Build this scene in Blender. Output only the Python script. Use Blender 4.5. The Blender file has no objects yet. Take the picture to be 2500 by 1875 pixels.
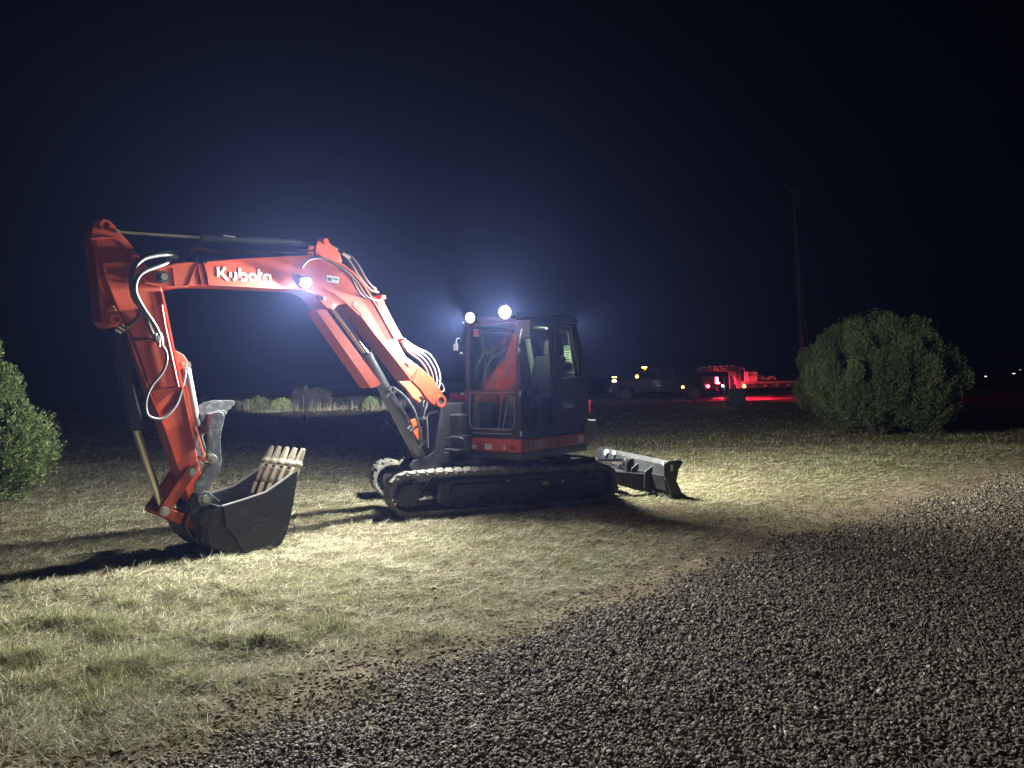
import bpy, bmesh, math, random
import numpy as np
from mathutils import Matrix, Vector
random.seed(7); rng = np.random.default_rng(11)
sc = bpy.context.scene
R = math.radians

# ------------------------------------------------------------------ camera
FPX = 1800.0; CZ = 1.6; ROLL = R(1.2); PITCH = math.atan(12.5/FPX)
_f = np.array([0, math.cos(PITCH), -math.sin(PITCH)])
_r0 = np.array([1.0, 0, 0]); _u0 = np.array([0, math.sin(PITCH), math.cos(PITCH)])
_r = math.cos(ROLL)*_r0 - math.sin(ROLL)*_u0; _u = math.sin(ROLL)*_r0 + math.cos(ROLL)*_u0
cam = bpy.data.cameras.new('camera'); cam.sensor_width = 36; cam.lens = 36*FPX/2500
cam.clip_end = 2000; cam.clip_start = 0.05
camo = bpy.data.objects.new('camera', cam); sc.collection.objects.link(camo)
M = Matrix(((_r[0], _u[0], -_f[0], 0), (_r[1], _u[1], -_f[1], 0), (_r[2], _u[2], -_f[2], CZ), (0, 0, 0, 1)))
camo.matrix_world = M
sc.camera = camo

# ------------------------------------------------------------------ night sky, added weak fill, exposure
w = bpy.data.worlds.new('World'); sc.world = w; w.use_nodes = True
nt = w.node_tree; bgn = nt.nodes['Background']
sky = nt.nodes.new('ShaderNodeTexSky'); sky.sky_type = 'NISHITA'; sky.sun_disc = False
sky.sun_elevation = R(-8); sky.sun_rotation = R(200); sky.altitude = 1500
mixn = nt.nodes.new('ShaderNodeMixRGB'); mixn.blend_type = 'ADD'; mixn.inputs[0].default_value = 1
mixn.inputs[2].default_value = (0.010, 0.014, 0.040, 1)
nt.links.new(sky.outputs[0], mixn.inputs[1]); nt.links.new(mixn.outputs[0], bgn.inputs[0])
bgn.inputs[1].default_value = 0.012
sd = bpy.data.lights.new('night_fill', 'SUN'); sd.energy = 0.004; sd.angle = R(12); sd.color = (0.75, 0.82, 1.0)  # weak sun added as fill for the sides facing the camera
so = bpy.data.objects.new('night_fill', sd); sc.collection.objects.link(so)
so.rotation_euler = (R(52), 0, R(-12))
sc.view_settings.view_transform = 'Standard'; sc.view_settings.look = 'None'
sc.view_settings.gamma = 1; sc.view_settings.exposure = 0.65
try:
    sc.cycles.use_denoising = True
    sc.cycles.sample_clamp_indirect = 4.0
    sc.cycles.volume_bounces = 0
    sc.cycles.max_bounces = 6; sc.cycles.diffuse_bounces = 3; sc.cycles.glossy_bounces = 3
    sc.cycles.transparent_max_bounces = 10; sc.cycles.caustics_reflective = False; sc.cycles.caustics_refractive = False
except Exception: pass

# ------------------------------------------------------------------ measuring helpers (photo pixel -> plane in the scene)
CC = np.array([0, 0, CZ])
def ray(px, py): return _f + _r*(px-1250)/FPX - _u*(py-937.5)/FPX
def onz(px, py, z=0.0):
    d = ray(px, py); return CC + d*(z-CZ)/d[2]
def onY(px, py, Y):
    d = ray(px, py); return CC + d*Y/d[1]
def frame(o, deg, back=False):
    a = R(deg); x = np.array([-math.cos(a), -math.sin(a), 0]); y = np.array([math.sin(a), -math.cos(a), 0])
    return np.array(o, float), x, y
def onF(fr, px, py, off=0.0):
    o, x, y = fr; d = ray(px, py); t = ((o+y*off-CC)@y)/(d@y); P = CC+d*t-o
    return float(P@x), float(P[2])
def fmat(fr):
    o, x, y = fr
    return Matrix(((x[0], y[0], 0, o[0]), (x[1], y[1], 0, o[1]), (0, 0, 1, o[2]), (0, 0, 0, 1)))
SLEW = np.array([-0.32, 9.89, 0.0])
BF = frame((-0.9, 9.35, 0), 46); BM = fmat(BF)
HF = frame(SLEW, 50); HM = fmat(HF)
UF = (SLEW, np.array([math.cos(R(17)), math.sin(R(17)), 0]), np.array([-math.sin(R(17)), math.cos(R(17)), 0])); UM = fmat(UF)
HFRONT = (HF[0], HF[2], HF[1])      # plane of the cab's front: first coordinate is y of the house frame
def bp(px, py, off=0.0): return onF(BF, px, py, off)
def bpl(pts, off=0.0): return [bp(x, y, off) for x, y in pts]
def b3(px, py, off=0.0):
    u, z = bp(px, py, off); return (u, off, z)

# ------------------------------------------------------------------ mesh toolkit
I4 = Matrix.Identity(4)
def catmull(P, n=6):
    P = [Vector(p) for p in P]
    if len(P) < 3: return P
    Q = [P[0]*2-P[1]] + P + [P[-1]*2-P[-2]]; out = []
    for i in range(1, len(Q)-2):
        a, b, c, d = Q[i-1:i+3]
        for k in range(n):
            t = k/n
            out.append(0.5*((2*b)+(-a+c)*t+(2*a-5*b+4*c-d)*t*t+(-a+3*b-3*c+d)*t**3))
    out.append(P[-1]); return out
EACH = {'hinge', 'hose_bracket', 'pipe_fitting', 'pipe_manifold', 'hose_fitting', 'bolt', 'travel_lever', 'pedal', 'boom_pipe', 'arm_pipe', 'hose_clamp', 'reflector', 'cylinder_pipe', 'sticker', 'stake_pocket', 'landing_leg', 'inner_trim', 'roof_light', 'hydraulic_hose', 'label_print', 'control_console'}
class MB:
    def __init__(s, M=I4): s.v = []; s.f = []; s.M = M; s.sm = []; s.k = 0; s.vk = []; s.fk = []
    def add(s, vs, fs, smooth=False):
        n = len(s.v); s.v += [s.M @ Vector(p) for p in vs]; s.vk += [s.k]*len(vs); s.fk += [s.k]*len(fs)
        s.f += [tuple(i+n for i in f) for f in fs]; s.sm += [smooth]*len(fs); return s
    def box(s, c, d, rot=None):
        s.k += 1; h = [x/2 for x in d]; vs = []
        for k in range(8):
            p = Vector(((h[0] if k & 1 else -h[0]), (h[1] if k & 2 else -h[1]), (h[2] if k & 4 else -h[2])))
            if rot: p = rot @ p
            vs.append(p+Vector(c))
        return s.add(vs, [(0, 2, 3, 1), (4, 5, 7, 6), (0, 1, 5, 4), (2, 6, 7, 3), (0, 4, 6, 2), (1, 3, 7, 5)])
    def prism(s, poly, a, b):
        """outline in the frame's (x, z) plane, thick along y from a to b"""
        s.k += 1; n = len(poly); vs = [(u, a, z) for u, z in poly] + [(u, b, z) for u, z in poly]
        fs = [tuple(range(n-1, -1, -1)), tuple(range(n, 2*n))] + [(i, (i+1) % n, n+(i+1) % n, n+i) for i in range(n)]
        return s.add(vs, fs)
    def plan(s, poly, a, b, taper=None):
        s.k += 1; n = len(poly); vs = [(x, y, a) for x, y in poly] + [(x, y, b) for x, y in (taper or poly)]
        fs = [tuple(range(n-1, -1, -1)), tuple(range(n, 2*n))] + [(i, (i+1) % n, n+(i+1) % n, n+i) for i in range(n)]
        return s.add(vs, fs)
    def tube(s, path, r, seg=10, smooth=True, r2=None, caps=True, n=0):
        s.k += 1; P = catmull(path, n) if n else [Vector(p) for p in path]
        vs, fs = [], []; m = len(P)
        prev = None
        for i, p in enumerate(P):
            t = (P[min(i+1, m-1)]-P[max(i-1, 0)]).normalized()
            if prev is None:
                a = Vector((0, 0, 1)) if abs(t.z) < .9 else Vector((1, 0, 0))
                e = t.cross(a).normalized()
            else:
                e = (prev - t*prev.dot(t)).normalized()
            prev = e; g = t.cross(e)
            rr = r if r2 is None else r+(r2-r)*i/(m-1)
            for k in range(seg):
                q = 2*math.pi*k/seg; vs.append(p+e*math.cos(q)*rr+g*math.sin(q)*rr)
        for i in range(m-1):
            for k in range(seg):
                fs.append((i*seg+k, i*seg+(k+1) % seg, (i+1)*seg+(k+1) % seg, (i+1)*seg+k))
        s.add(vs, fs, smooth)
        if caps: s.add(vs[:seg], [tuple(range(seg-1, -1, -1))]); s.add(vs[-seg:], [tuple(range(seg))])
        return s
    def cyl(s, p0, p1, r, seg=20, r2=None): return s.tube([p0, p1], r, seg, r2=r2)
    def ring(s, p0, p1, ro, ri, seg=24):
        p0, p1 = Vector(p0), Vector(p1); t = (p1-p0).normalized()
        a = Vector((0, 0, 1)) if abs(t.z) < .9 else Vector((1, 0, 0)); e = t.cross(a).normalized(); g = t.cross(e)
        vs = []
        for p, r in ((p0, ro), (p1, ro), (p1, ri), (p0, ri)):
            vs += [p+e*math.cos(2*math.pi*k/seg)*r+g*math.sin(2*math.pi*k/seg)*r for k in range(seg)]
        fs = [(j*seg+k, j*seg+(k+1) % seg, ((j+1) % 4)*seg+(k+1) % seg, ((j+1) % 4)*seg+k) for j in range(4) for k in range(seg)]
        return s.add(vs, fs)
    def panel(s, quad, hole, th, r=.12, n=5):
        """plate on four 3-D corners (bl, br, tr, tl) with one rounded opening (u0,v0,u1,v1), thickness th behind it"""
        Q = [Vector(q) for q in quad]; nrm = (Q[1]-Q[0]).cross(Q[3]-Q[0]).normalized()
        def mp(u, v, d=0): return (Q[0]*(1-u)+Q[1]*u)*(1-v)+(Q[3]*(1-u)+Q[2]*u)*v - nrm*d
        W = (Q[1]-Q[0]).length; Hh = (Q[3]-Q[0]).length
        u0, v0, u1, v1 = hole; ru, rv = r/W, r/Hh; inn, out = [], []
        for (cu, cv, a0, ou, ov) in ((u1-ru, v0+rv, -90, 1, 0), (u1-ru, v1-rv, 0, 1, 1), (u0+ru, v1-rv, 90, 0, 1), (u0+ru, v0+rv, 180, 0, 0)):
            for k in range(n):
                a = R(a0+90*k/(n-1)); iu, iv = cu+ru*math.cos(a), cv+rv*math.sin(a); inn.append((iu, iv))
                t = k/(n-1)
                # projections of the arc's two ends straight outward, the corner in between
                A = (cu, ov) if a0 in (-90, 90) else (ou, cv); B = (ou, cv) if a0 in (-90, 90) else (cu, ov)
                o = (ou, ov)
                p = (A[0]+(o[0]-A[0])*2*t, A[1]+(o[1]-A[1])*2*t) if t <= .5 else (o[0]+(B[0]-o[0])*(2*t-1), o[1]+(B[1]-o[1])*(2*t-1))
                out.append(p)
        m = len(inn); vs = [mp(*p) for p in inn]+[mp(*p) for p in out]+[mp(*p, th) for p in inn]+[mp(*p, th) for p in out]; fs = []
        for i in range(m):
            j = (i+1) % m
            fs += [(m+i, m+j, j, i), (2*m+i, 2*m+j, 3*m+j, 3*m+i), (i, j, 2*m+j, 2*m+i), (m+j, m+i, 3*m+i, 3*m+j)]
        return s.add(vs, fs)
    def quadpane(s, quad, hole, d, th=.006):
        Q = [Vector(q) for q in quad]; nrm = (Q[1]-Q[0]).cross(Q[3]-Q[0]).normalized()
        def mp(u, v, d): return (Q[0]*(1-u)+Q[1]*u)*(1-v)+(Q[3]*(1-u)+Q[2]*u)*v - nrm*d
        u0, v0, u1, v1 = hole; c = [(u0, v0), (u1, v0), (u1, v1), (u0, v1)]
        vs = [mp(u, v, d) for u, v in c]
        return s.add(vs, [(0, 1, 2, 3)])
    def build(s, name, mat, parent=None, bevel=0, label=None):
        if name in EACH and len(set(s.vk)) > 1:
            first = None
            for k in sorted(set(s.vk)):
                idx = [i for i, q in enumerate(s.vk) if q == k]; mp = {i: j for j, i in enumerate(idx)}; m = MB()
                m.v = [s.v[i] for i in idx]; m.vk = [0]*len(idx)
                for f, q, h in zip(s.f, s.fk, s.sm):
                    if q == k: m.f.append(tuple(mp[i] for i in f)); m.sm.append(h); m.fk.append(0)
                o = m.build(name, mat, parent, bevel, label); first = first or o
            return first
        P = [p for p in s.v]; n = len(P)
        c = sum(P, Vector())/n
        if parent is None: c = Vector((c.x, c.y, min(p.z for p in P)))
        me = bpy.data.meshes.new(name); me.from_pydata([tuple(p-c) for p in P], [], s.f)
        me.polygons.foreach_set('use_smooth', s.sm)
        bm = bmesh.new(); bm.from_mesh(me); bmesh.ops.recalc_face_normals(bm, faces=bm.faces[:]); bm.to_mesh(me); bm.free()
        me.materials.append(mat); o = bpy.data.objects.new(name, me); sc.collection.objects.link(o)
        o['_w'] = list(c)
        if parent is not None:
            o.parent = parent; o.location = c-Vector(parent['_w'])
        else: o.location = c
        if bevel:
            md = o.modifiers.new('bevel', 'BEVEL'); md.width = bevel; md.segments = 2; md.limit_method = 'ANGLE'; md.angle_limit = R(35)
        if label: o['label'] = label
        return o
def thing(name, loc, label, cat, group=None):
    o = bpy.data.objects.new(name, None); sc.collection.objects.link(o); o.location = loc; o['_w'] = list(loc)
    o.empty_display_size = .3; tag(o, label, cat, group); return o
def tag(o, label, cat, group=None, kind=None):
    o['label'] = label; o['category'] = cat
    if group: o['group'] = group
    if kind: o['kind'] = kind
    return o
def struct(o, kind='structure', label=None, cat=None):
    o['kind'] = kind
    if label: o['label'] = label
    if cat: o['category'] = cat
    return o

# ------------------------------------------------------------------ materials
def mat(name, col, rough=.5, metal=0, coat=0, var=.0, vscale=8, dirt=None, dirtamt=0, bump=0, bscale=60, spec=.5, dscale=5, scr=None):
    m = bpy.data.materials.new(name); m.use_nodes = True; n = m.node_tree; N, L = n.nodes, n.links
    b = N['Principled BSDF']; b.inputs['Roughness'].default_value = rough; b.inputs['Metallic'].default_value = metal
    b.inputs['Coat Weight'].default_value = coat; b.inputs['Coat Roughness'].default_value = .12
    b.inputs['Specular IOR Level'].default_value = spec
    tc = N.new('ShaderNodeTexCoord'); src = None
    base = N.new('ShaderNodeRGB'); base.outputs[0].default_value = (*col, 1); out = base.outputs[0]
    if var:
        t = N.new('ShaderNodeTexNoise'); t.inputs['Scale'].default_value = vscale; t.inputs['Detail'].default_value = 8
        L.new(tc.outputs['Object'], t.inputs['Vector'])
        h = N.new('ShaderNodeMapRange'); h.inputs[3].default_value = 1-var; h.inputs[4].default_value = 1+var
        L.new(t.outputs[0], h.inputs[0]); mx = N.new('ShaderNodeVectorMath'); mx.operation = 'SCALE'
        L.new(out, mx.inputs[0]); L.new(h.outputs[0], mx.inputs['Scale']); out = mx.outputs[0]
        rr = N.new('ShaderNodeMapRange'); rr.inputs[3].default_value = max(.02, rough-.12); rr.inputs[4].default_value = min(1, rough+.15)
        L.new(t.outputs[0], rr.inputs[0]); L.new(rr.outputs[0], b.inputs['Roughness'])
    if dirt:
        t = N.new('ShaderNodeTexNoise'); t.inputs['Scale'].default_value = dscale; t.inputs['Detail'].default_value = 10; t.inputs['Roughness'].default_value = .7
        L.new(tc.outputs['Object'], t.inputs['Vector'])
        cr = N.new('ShaderNodeMapRange'); cr.inputs[1].default_value = .62-dirtamt*.4; cr.inputs[2].default_value = .78-dirtamt*.4; cr.inputs[4].default_value = min(1, dirtamt*1.6)
        L.new(t.outputs[0], cr.inputs[0]); mx = N.new('ShaderNodeMixRGB'); mx.inputs[2].default_value = (*dirt, 1)
        L.new(cr.outputs[0], mx.inputs[0]); L.new(out, mx.inputs[1]); out = mx.outputs[0]
    if scr:      # fine scratches in two directions
        for rot, thr in ((.35, .655), (-.6, .67)):
            mp = N.new('ShaderNodeMapping'); mp.inputs['Rotation'].default_value = (rot, rot*.7, rot); mp.inputs['Scale'].default_value = (2.2, 2.2, 75)
            L.new(tc.outputs['Object'], mp.inputs[0]); t = N.new('ShaderNodeTexNoise'); t.inputs['Scale'].default_value = 1.6; t.inputs['Detail'].default_value = 6; L.new(mp.outputs[0], t.inputs['Vector'])
            r_ = N.new('ShaderNodeMapRange'); r_.inputs[1].default_value = thr; r_.inputs[2].default_value = thr+.05; r_.inputs[4].default_value = .75; L.new(t.outputs[0], r_.inputs[0])
            mx = N.new('ShaderNodeMixRGB'); mx.inputs[2].default_value = (*scr, 1); L.new(r_.outputs[0], mx.inputs[0]); L.new(out, mx.inputs[1]); out = mx.outputs[0]
    L.new(out, b.inputs['Base Color'])
    if bump:
        t = N.new('ShaderNodeTexNoise'); t.inputs['Scale'].default_value = bscale; t.inputs['Detail'].default_value = 5
        L.new(tc.outputs['Object'], t.inputs['Vector']); bu = N.new('ShaderNodeBump'); bu.inputs['Strength'].default_value = bump; bu.inputs['Distance'].default_value = .01
        L.new(t.outputs[0], bu.inputs['Height']); L.new(bu.outputs[0], b.inputs['Normal'])
    return m
def emis(name, col, s):
    m = bpy.data.materials.new(name); m.use_nodes = True; b = m.node_tree.nodes['Principled BSDF']
    b.inputs['Base Color'].default_value = (.8, .8, .8, 1)
    b.inputs['Emission Color'].default_value = (*col, 1); b.inputs['Emission Strength'].default_value = s; return m
def glassm(name, tint, fr=1.5, rough=0):
    m = bpy.data.materials.new(name); m.use_nodes = True; n = m.node_tree; N, L = n.nodes, n.links
    N.remove(N['Principled BSDF']); o = N['Material Output']
    t = N.new('ShaderNodeBsdfTransparent'); t.inputs[0].default_value = (*tint, 1)
    g = N.new('ShaderNodeBsdfGlossy'); g.inputs['Roughness'].default_value = rough
    f = N.new('ShaderNodeFresnel'); ge = N.new('ShaderNodeNewGeometry'); mr = N.new('ShaderNodeMapRange'); mr.inputs[3].default_value = fr; mr.inputs[4].default_value = 1/fr; L.new(ge.outputs['Backfacing'], mr.inputs[0]); L.new(mr.outputs[0], f.inputs[0]); x = N.new('ShaderNodeMixShader')
    L.new(f.outputs[0], x.inputs[0]); L.new(t.outputs[0], x.inputs[1]); L.new(g.outputs[0], x.inputs[2]); L.new(x.outputs[0], o.inputs[0]); return m
def attrmat(name, rough=.8, trans=.0, spec=.2, bump=0):
    m = bpy.data.materials.new(name); m.use_nodes = True; N, L = m.node_tree.nodes, m.node_tree.links
    b = N['Principled BSDF']; a = N.new('ShaderNodeAttribute'); a.attribute_name = 'col'
    L.new(a.outputs['Color'], b.inputs['Base Color']); b.inputs['Roughness'].default_value = rough; b.inputs['Specular IOR Level'].default_value = spec
    if trans:
        t = N.new('ShaderNodeBsdfTranslucent'); L.new(a.outputs['Color'], t.inputs[0]); x = N.new('ShaderNodeMixShader'); x.inputs[0].default_value = trans
        L.new(b.outputs[0], x.inputs[1]); L.new(t.outputs[0], x.inputs[2]); L.new(x.outputs[0], N['Material Output'].inputs[0])
    if bump:
        tc = N.new('ShaderNodeTexCoord'); t = N.new('ShaderNodeTexNoise'); t.inputs['Scale'].default_value = 120
        L.new(tc.outputs['Object'], t.inputs['Vector']); bu = N.new('ShaderNodeBump'); bu.inputs['Strength'].default_value = bump; bu.inputs['Distance'].default_value = .004
        L.new(t.outputs[0], bu.inputs['Height']); L.new(bu.outputs[0], b.inputs['Normal'])
    return m
ORANGE = mat('orange_paint', (.44, .055, .011), .46, coat=.12, var=.14, vscale=4, dirt=(.26, .13, .08), dirtamt=.20, bump=.05, bscale=20, dscale=8)
BLACKP = mat('black_paint', (.022, .022, .025), .42, coat=.2, var=.25, dirt=(.09, .085, .075), dirtamt=.12)
CABBLK = mat('satin_black_cab', (.012, .012, .014), .6, var=.25, spec=.35)
DARKG = mat('dark_grey_paint', (.055, .055, .062), .45, var=.2, dirt=(.14, .13, .11), dirtamt=.15)
BLADEM = mat('blade_grey', (.026, .028, .033), .55, var=.25, dirt=(.13, .12, .10), dirtamt=.25, dscale=9)
STEEL = mat('worn_black_steel', (.022, .022, .024), .45, metal=.2, scr=(.13, .13, .13), var=.45, vscale=14, dirt=(.085, .08, .075), dirtamt=.25, bump=.25, bscale=25, dscale=11)
SCOUR = mat('dust_scoured_steel', (.10, .10, .095), .6, metal=.1, var=.4, vscale=22, dirt=(.17, .16, .14), dirtamt=.4, bump=.3, bscale=35, dscale=13)
THUMBM = mat('scuffed_grey_steel', (.10, .105, .115), .45, metal=.35, scr=(.42, .42, .42), var=.3, vscale=18, dirt=(.38, .38, .37), dirtamt=.35, bump=.2, bscale=30, dscale=12)
TOOTH = mat('bare_tooth_steel', (.42, .39, .28), .55, var=.2, vscale=25, dirt=(.20, .12, .07), dirtamt=.25, bump=.2, dscale=14)
PIN = mat('pin_steel', (.34, .33, .28), .4, metal=.6, var=.2, vscale=30)
CHROME = mat('chrome_rod', (.75, .74, .70), .16, metal=1)
GREYCYL = mat('grey_cylinder_paint', (.16, .165, .175), .38, coat=.2, var=.15, dirt=(.26, .25, .22), dirtamt=.1)
HOSE = mat('sleeved_hose', (.10, .10, .105), .42, var=.1)
FITTING = mat('zinc_fitting', (.6, .6, .56), .3, metal=.9)
RUBBER = mat('dusty_rubber', (.10, .098, .088), .8, var=.3, dirt=(.30, .28, .22), dirtamt=.42, bump=.4, bscale=40, dscale=7)
RUBDARK = mat('black_rubber', (.03, .03, .03), .7, var=.2)
GLASS = glassm('cab_glass', (.62, .68, .65), 1.7)
WHITE = mat('white_decal', (.66, .65, .62), .5)
SILVER = mat('silver_decal', (.50, .51, .53), .4)
YEL = mat('yellow_decal', (.55, .42, .10), .5)
BLACKD = mat('black_print', (.03, .03, .03), .6)
SEATM = mat('black_seat_fabric', (.022, .022, .026), .9, var=.2, bump=.3, bscale=90)
CABIN = mat('cab_lining', (.36, .40, .34), .8, var=.08)
REFLRED = mat('red_reflector', (.6, .02, .03), .25)
LAMPCOL = (.98, 1.0, .93)

# ------------------------------------------------------------------ terrain
def vnoise(x, y, s, seed):
    g = np.random.default_rng(seed).random((256, 256)); X = x/s; Y = y/s
    i = np.floor(X).astype(int); j = np.floor(Y).astype(int); fx = X-i; fy = Y-j
    fx = fx*fx*(3-2*fx); fy = fy*fy*(3-2*fy)
    a = g[i % 256, j % 256]; b = g[(i+1) % 256, j % 256]; c = g[i % 256, (j+1) % 256]; d = g[(i+1) % 256, (j+1) % 256]
    return (a*(1-fx)+b*fx)*(1-fy)+(c*(1-fx)+d*fx)*fy
def sstep(x, a, b):
    t = np.clip((x-a)/(b-a), 0, 1); return t*t*(3-2*t)
EDGE_PX = [(579, 1862), (800, 1757), (981, 1693), (1162, 1603), (1342, 1538), (1600, 1452), (1803, 1378), (1925, 1335), (2007, 1293), (2129, 1258), (2251, 1218), (2414, 1175), (2500, 1152)]
EDGE = [onz(*p)[:2] for p in EDGE_PX]
e0 = EDGE[0]-(EDGE[2]-EDGE[0])*6; e1 = EDGE[-1]+(EDGE[-1]-EDGE[-3])*12
EDGE = np.array([e0]+EDGE+[e1])
def gdist(x, y):
    """signed distance to the gravel's edge, positive on the gravel"""
    x = np.asarray(x, float); y = np.asarray(y, float); best = np.full(x.shape, 1e9); sg = np.ones(x.shape)
    for k in range(len(EDGE)-1):
        a, b = EDGE[k], EDGE[k+1]; d = b-a; L2 = d@d
        t = np.clip(((x-a[0])*d[0]+(y-a[1])*d[1])/L2, 0, 1); qx = x-(a[0]+t*d[0]); qy = y-(a[1]+t*d[1]); dd = np.hypot(qx, qy)
        s = np.where(d[0]*(y-a[1])-d[1]*(x-a[0]) < 0, 1, -1); m = dd < best; best = np.where(m, dd, best); sg = np.where(m, s, sg)
    return best*sg + (vnoise(x, y, .45, 5)-.5)*.5 + (vnoise(x, y, 2.2, 6)-.5)*.35
TUSS = onz(330, 1560)[:2]
def tmask(x, y):  # where the low green tussocks grow, lower left
    a = np.exp(-(((x+2.6)/1.7)**2+((y-4.9)/0.95)**2)); return np.clip(a*1.5, 0, 1)
def zt(x, y):
    x = np.asarray(x, float); y = np.asarray(y, float)
    g = sstep(gdist(x, y), -.6, .1)
    b = (vnoise(x, y, .33, 1)-.5)*.045+(vnoise(x, y, .13, 2)-.5)*.034+(vnoise(x, y, .075, 4)-.5)*.018+(vnoise(x, y, 1.3, 3)-.5)*.05
    mach = np.exp(-(((x+.3)/2.6)**2+((y-9.9)/1.7)**2)*1.2)
    tb = np.clip(vnoise(x*.8, y, .21, 31)*.7+vnoise(x, y, .09, 32)*.3-.45, 0, 1)*.125*tmask(x, y)
    z = b*(1-.75*g)*(1-.8*np.clip(mach, 0, 1))+tb - .012
    z = z + .17*sstep(y, 30, 42)*sstep(x, -4, 4)
    z = z + (.26*sstep(y, 33+.35*vnoise(x, y, 3, 9), 34.6)+.15*sstep(y, 35, 60))*(1-sstep(x, -5, 2))
    z = z + (vnoise(x, y, 9, 12)-.5)*.35*sstep(y, 55, 90)
    return z
def axis(lo, hi, fine, growth, far_lo, far_hi):
    a = list(np.arange(lo, hi, fine)); s = fine
    while a[-1] < far_hi: s *= growth; a.append(a[-1]+s)
    s = fine; b = [a[0]]
    while b[-1] > far_lo: s *= growth; b.append(b[-1]-s)
    return np.array(b[:0:-1]+a)
def gridmesh(name, xs, ys, zf, keep=None):
    X, Y = np.meshgrid(xs, ys); Z = zf(X, Y); nx, ny = len(xs), len(ys)
    co = np.stack([X, Y, Z], -1).reshape(-1, 3); idx = np.arange(nx*ny).reshape(ny, nx)
    q = np.stack([idx[:-1, :-1], idx[:-1, 1:], idx[1:, 1:], idx[1:, :-1]], -1).reshape(-1, 4)
    if keep is not None:
        kk = keep(X, Y).reshape(-1); q = q[kk[q].all(1)]
        used = np.unique(q); mp = np.zeros(nx*ny, int); mp[used] = np.arange(len(used)); co = co[used]; q = mp[q]
    return rawmesh(name, co, q)
def rawmesh(name, co, q, smooth=True, cols=None):
    me = bpy.data.meshes.new(name); nv = len(co); k = q.shape[1]
    me.vertices.add(nv); me.vertices.foreach_set('co', np.ascontiguousarray(co, dtype=np.float32).ravel())
    me.loops.add(q.size); me.loops.foreach_set('vertex_index', np.ascontiguousarray(q, dtype=np.int32).ravel())
    me.polygons.add(len(q)); me.polygons.foreach_set('loop_start', np.arange(0, q.size, k, dtype=np.int32))
    me.polygons.foreach_set('use_smooth', np.full(len(q), smooth))
    me.update(calc_edges=True)
    if cols is not None:
        a = me.color_attributes.new('col', 'FLOAT_COLOR', 'POINT')
        c = np.ones((nv, 4), np.float32); c[:, :3] = cols; a.data.foreach_set('color', c.ravel())
    return me
def link(me, name, m, parent=None):
    me.materials.append(m); o = bpy.data.objects.new(name, me); sc.collection.objects.link(o)
    if parent is not None: o.parent = parent; o.location = -Vector(parent['_w'])
    return o
gx = axis(-6.5, 6.5, .035, 1.12, -420, 420); gy = axis(2.2, 13.0, .035, 1.09, -25, 700)
gm = gridmesh('ground', gx, gy, zt)
_co = np.empty(len(gm.vertices)*3, np.float32); gm.vertices.foreach_get('co', _co); _co = _co.reshape(-1, 3)
_at = gm.attributes.new('soil', 'FLOAT', 'POINT'); _at.data.foreach_set('value', (sstep(gdist(_co[:, 0], _co[:, 1]), -1.25, -.35)*(.55+.6*vnoise(_co[:, 0], _co[:, 1], .4, 51))).clip(0, 1).astype(np.float32))
GM = bpy.data.materials.new('dry_grass_soil'); GM.use_nodes = True
N, L = GM.node_tree.nodes, GM.node_tree.links; b = N['Principled BSDF']; b.inputs['Roughness'].default_value = .95; b.inputs['Specular IOR Level'].default_value = .1
tc = N.new('ShaderNodeTexCoord')
def noise(sc_, det=6, rough=.6):
    t = N.new('ShaderNodeTexNoise'); t.inputs['Scale'].default_value = sc_; t.inputs['Detail'].default_value = det; t.inputs['Roughness'].default_value = rough
    L.new(tc.outputs['Object'], t.inputs['Vector']); return t.outputs[0]
def ramp(src, stops):
    r = N.new('ShaderNodeValToRGB'); L.new(src, r.inputs[0]); el = r.color_ramp.elements
    while len(el) < len(stops): el.new(.5)
    for e, (p, c) in zip(el, stops): e.position = p; e.color = (*c, 1)
    return r.outputs[0]
def mix(f, a, c, t='MIX'):
    m = N.new('ShaderNodeMixRGB'); m.blend_type = t
    for i, v in enumerate((f, a, c)):
        if hasattr(v, 'is_linked'): L.new(v, m.inputs[i])
        else: m.inputs[i].default_value = v if i == 0 else (*v, 1)
    return m.outputs[0]
c1 = ramp(noise(55, 8, .75), [(.36, (.035, .026, .018)), (.50, (.15, .112, .07)), (.66, (.30, .245, .155))])
c2 = ramp(noise(38, 8, .75), [(.36, (.03, .032, .015)), (.50, (.12, .12, .055)), (.66, (.28, .27, .14))])
c = mix(ramp(noise(.9, 4), [(.42, (0, 0, 0)), (.62, (1, 1, 1))]), c1, c2)
soil = N.new('ShaderNodeAttribute'); soil.attribute_name = 'soil'
c3 = ramp(noise(90, 8, .7), [(.34, (.10, .075, .05)), (.46, (.26, .205, .145)), (.66, (.38, .315, .235))])
c = mix(soil.outputs['Fac'], c, c3)
L.new(c, b.inputs['Base Color'])
bu = N.new('ShaderNodeBump'); bu.inputs['Strength'].default_value = .9; bu.inputs['Distance'].default_value = .03
L.new(noise(42, 8, .8), bu.inputs['Height']); L.new(bu.outputs[0], b.inputs['Normal'])
struct(link(gm, 'ground', GM))
# gravel drive: its bed as a sheet just above the ground, the stones on it below
rx = axis(-2.5, 9, .05, 1.15, -12, 60); ry = axis(1.0, 14.0, .05, 1.12, -12, 60)
rm = gridmesh('gravel_drive', rx, ry, lambda x, y: zt(x, y)+.006, lambda x, y: (gdist(x, y) > .02))
RM = mat('crushed_gravel_bed', (.19, .15, .105), .95, var=.35, vscale=60, bump=1.0, bscale=70)
struct(link(rm, 'gravel_drive', RM))
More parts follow.
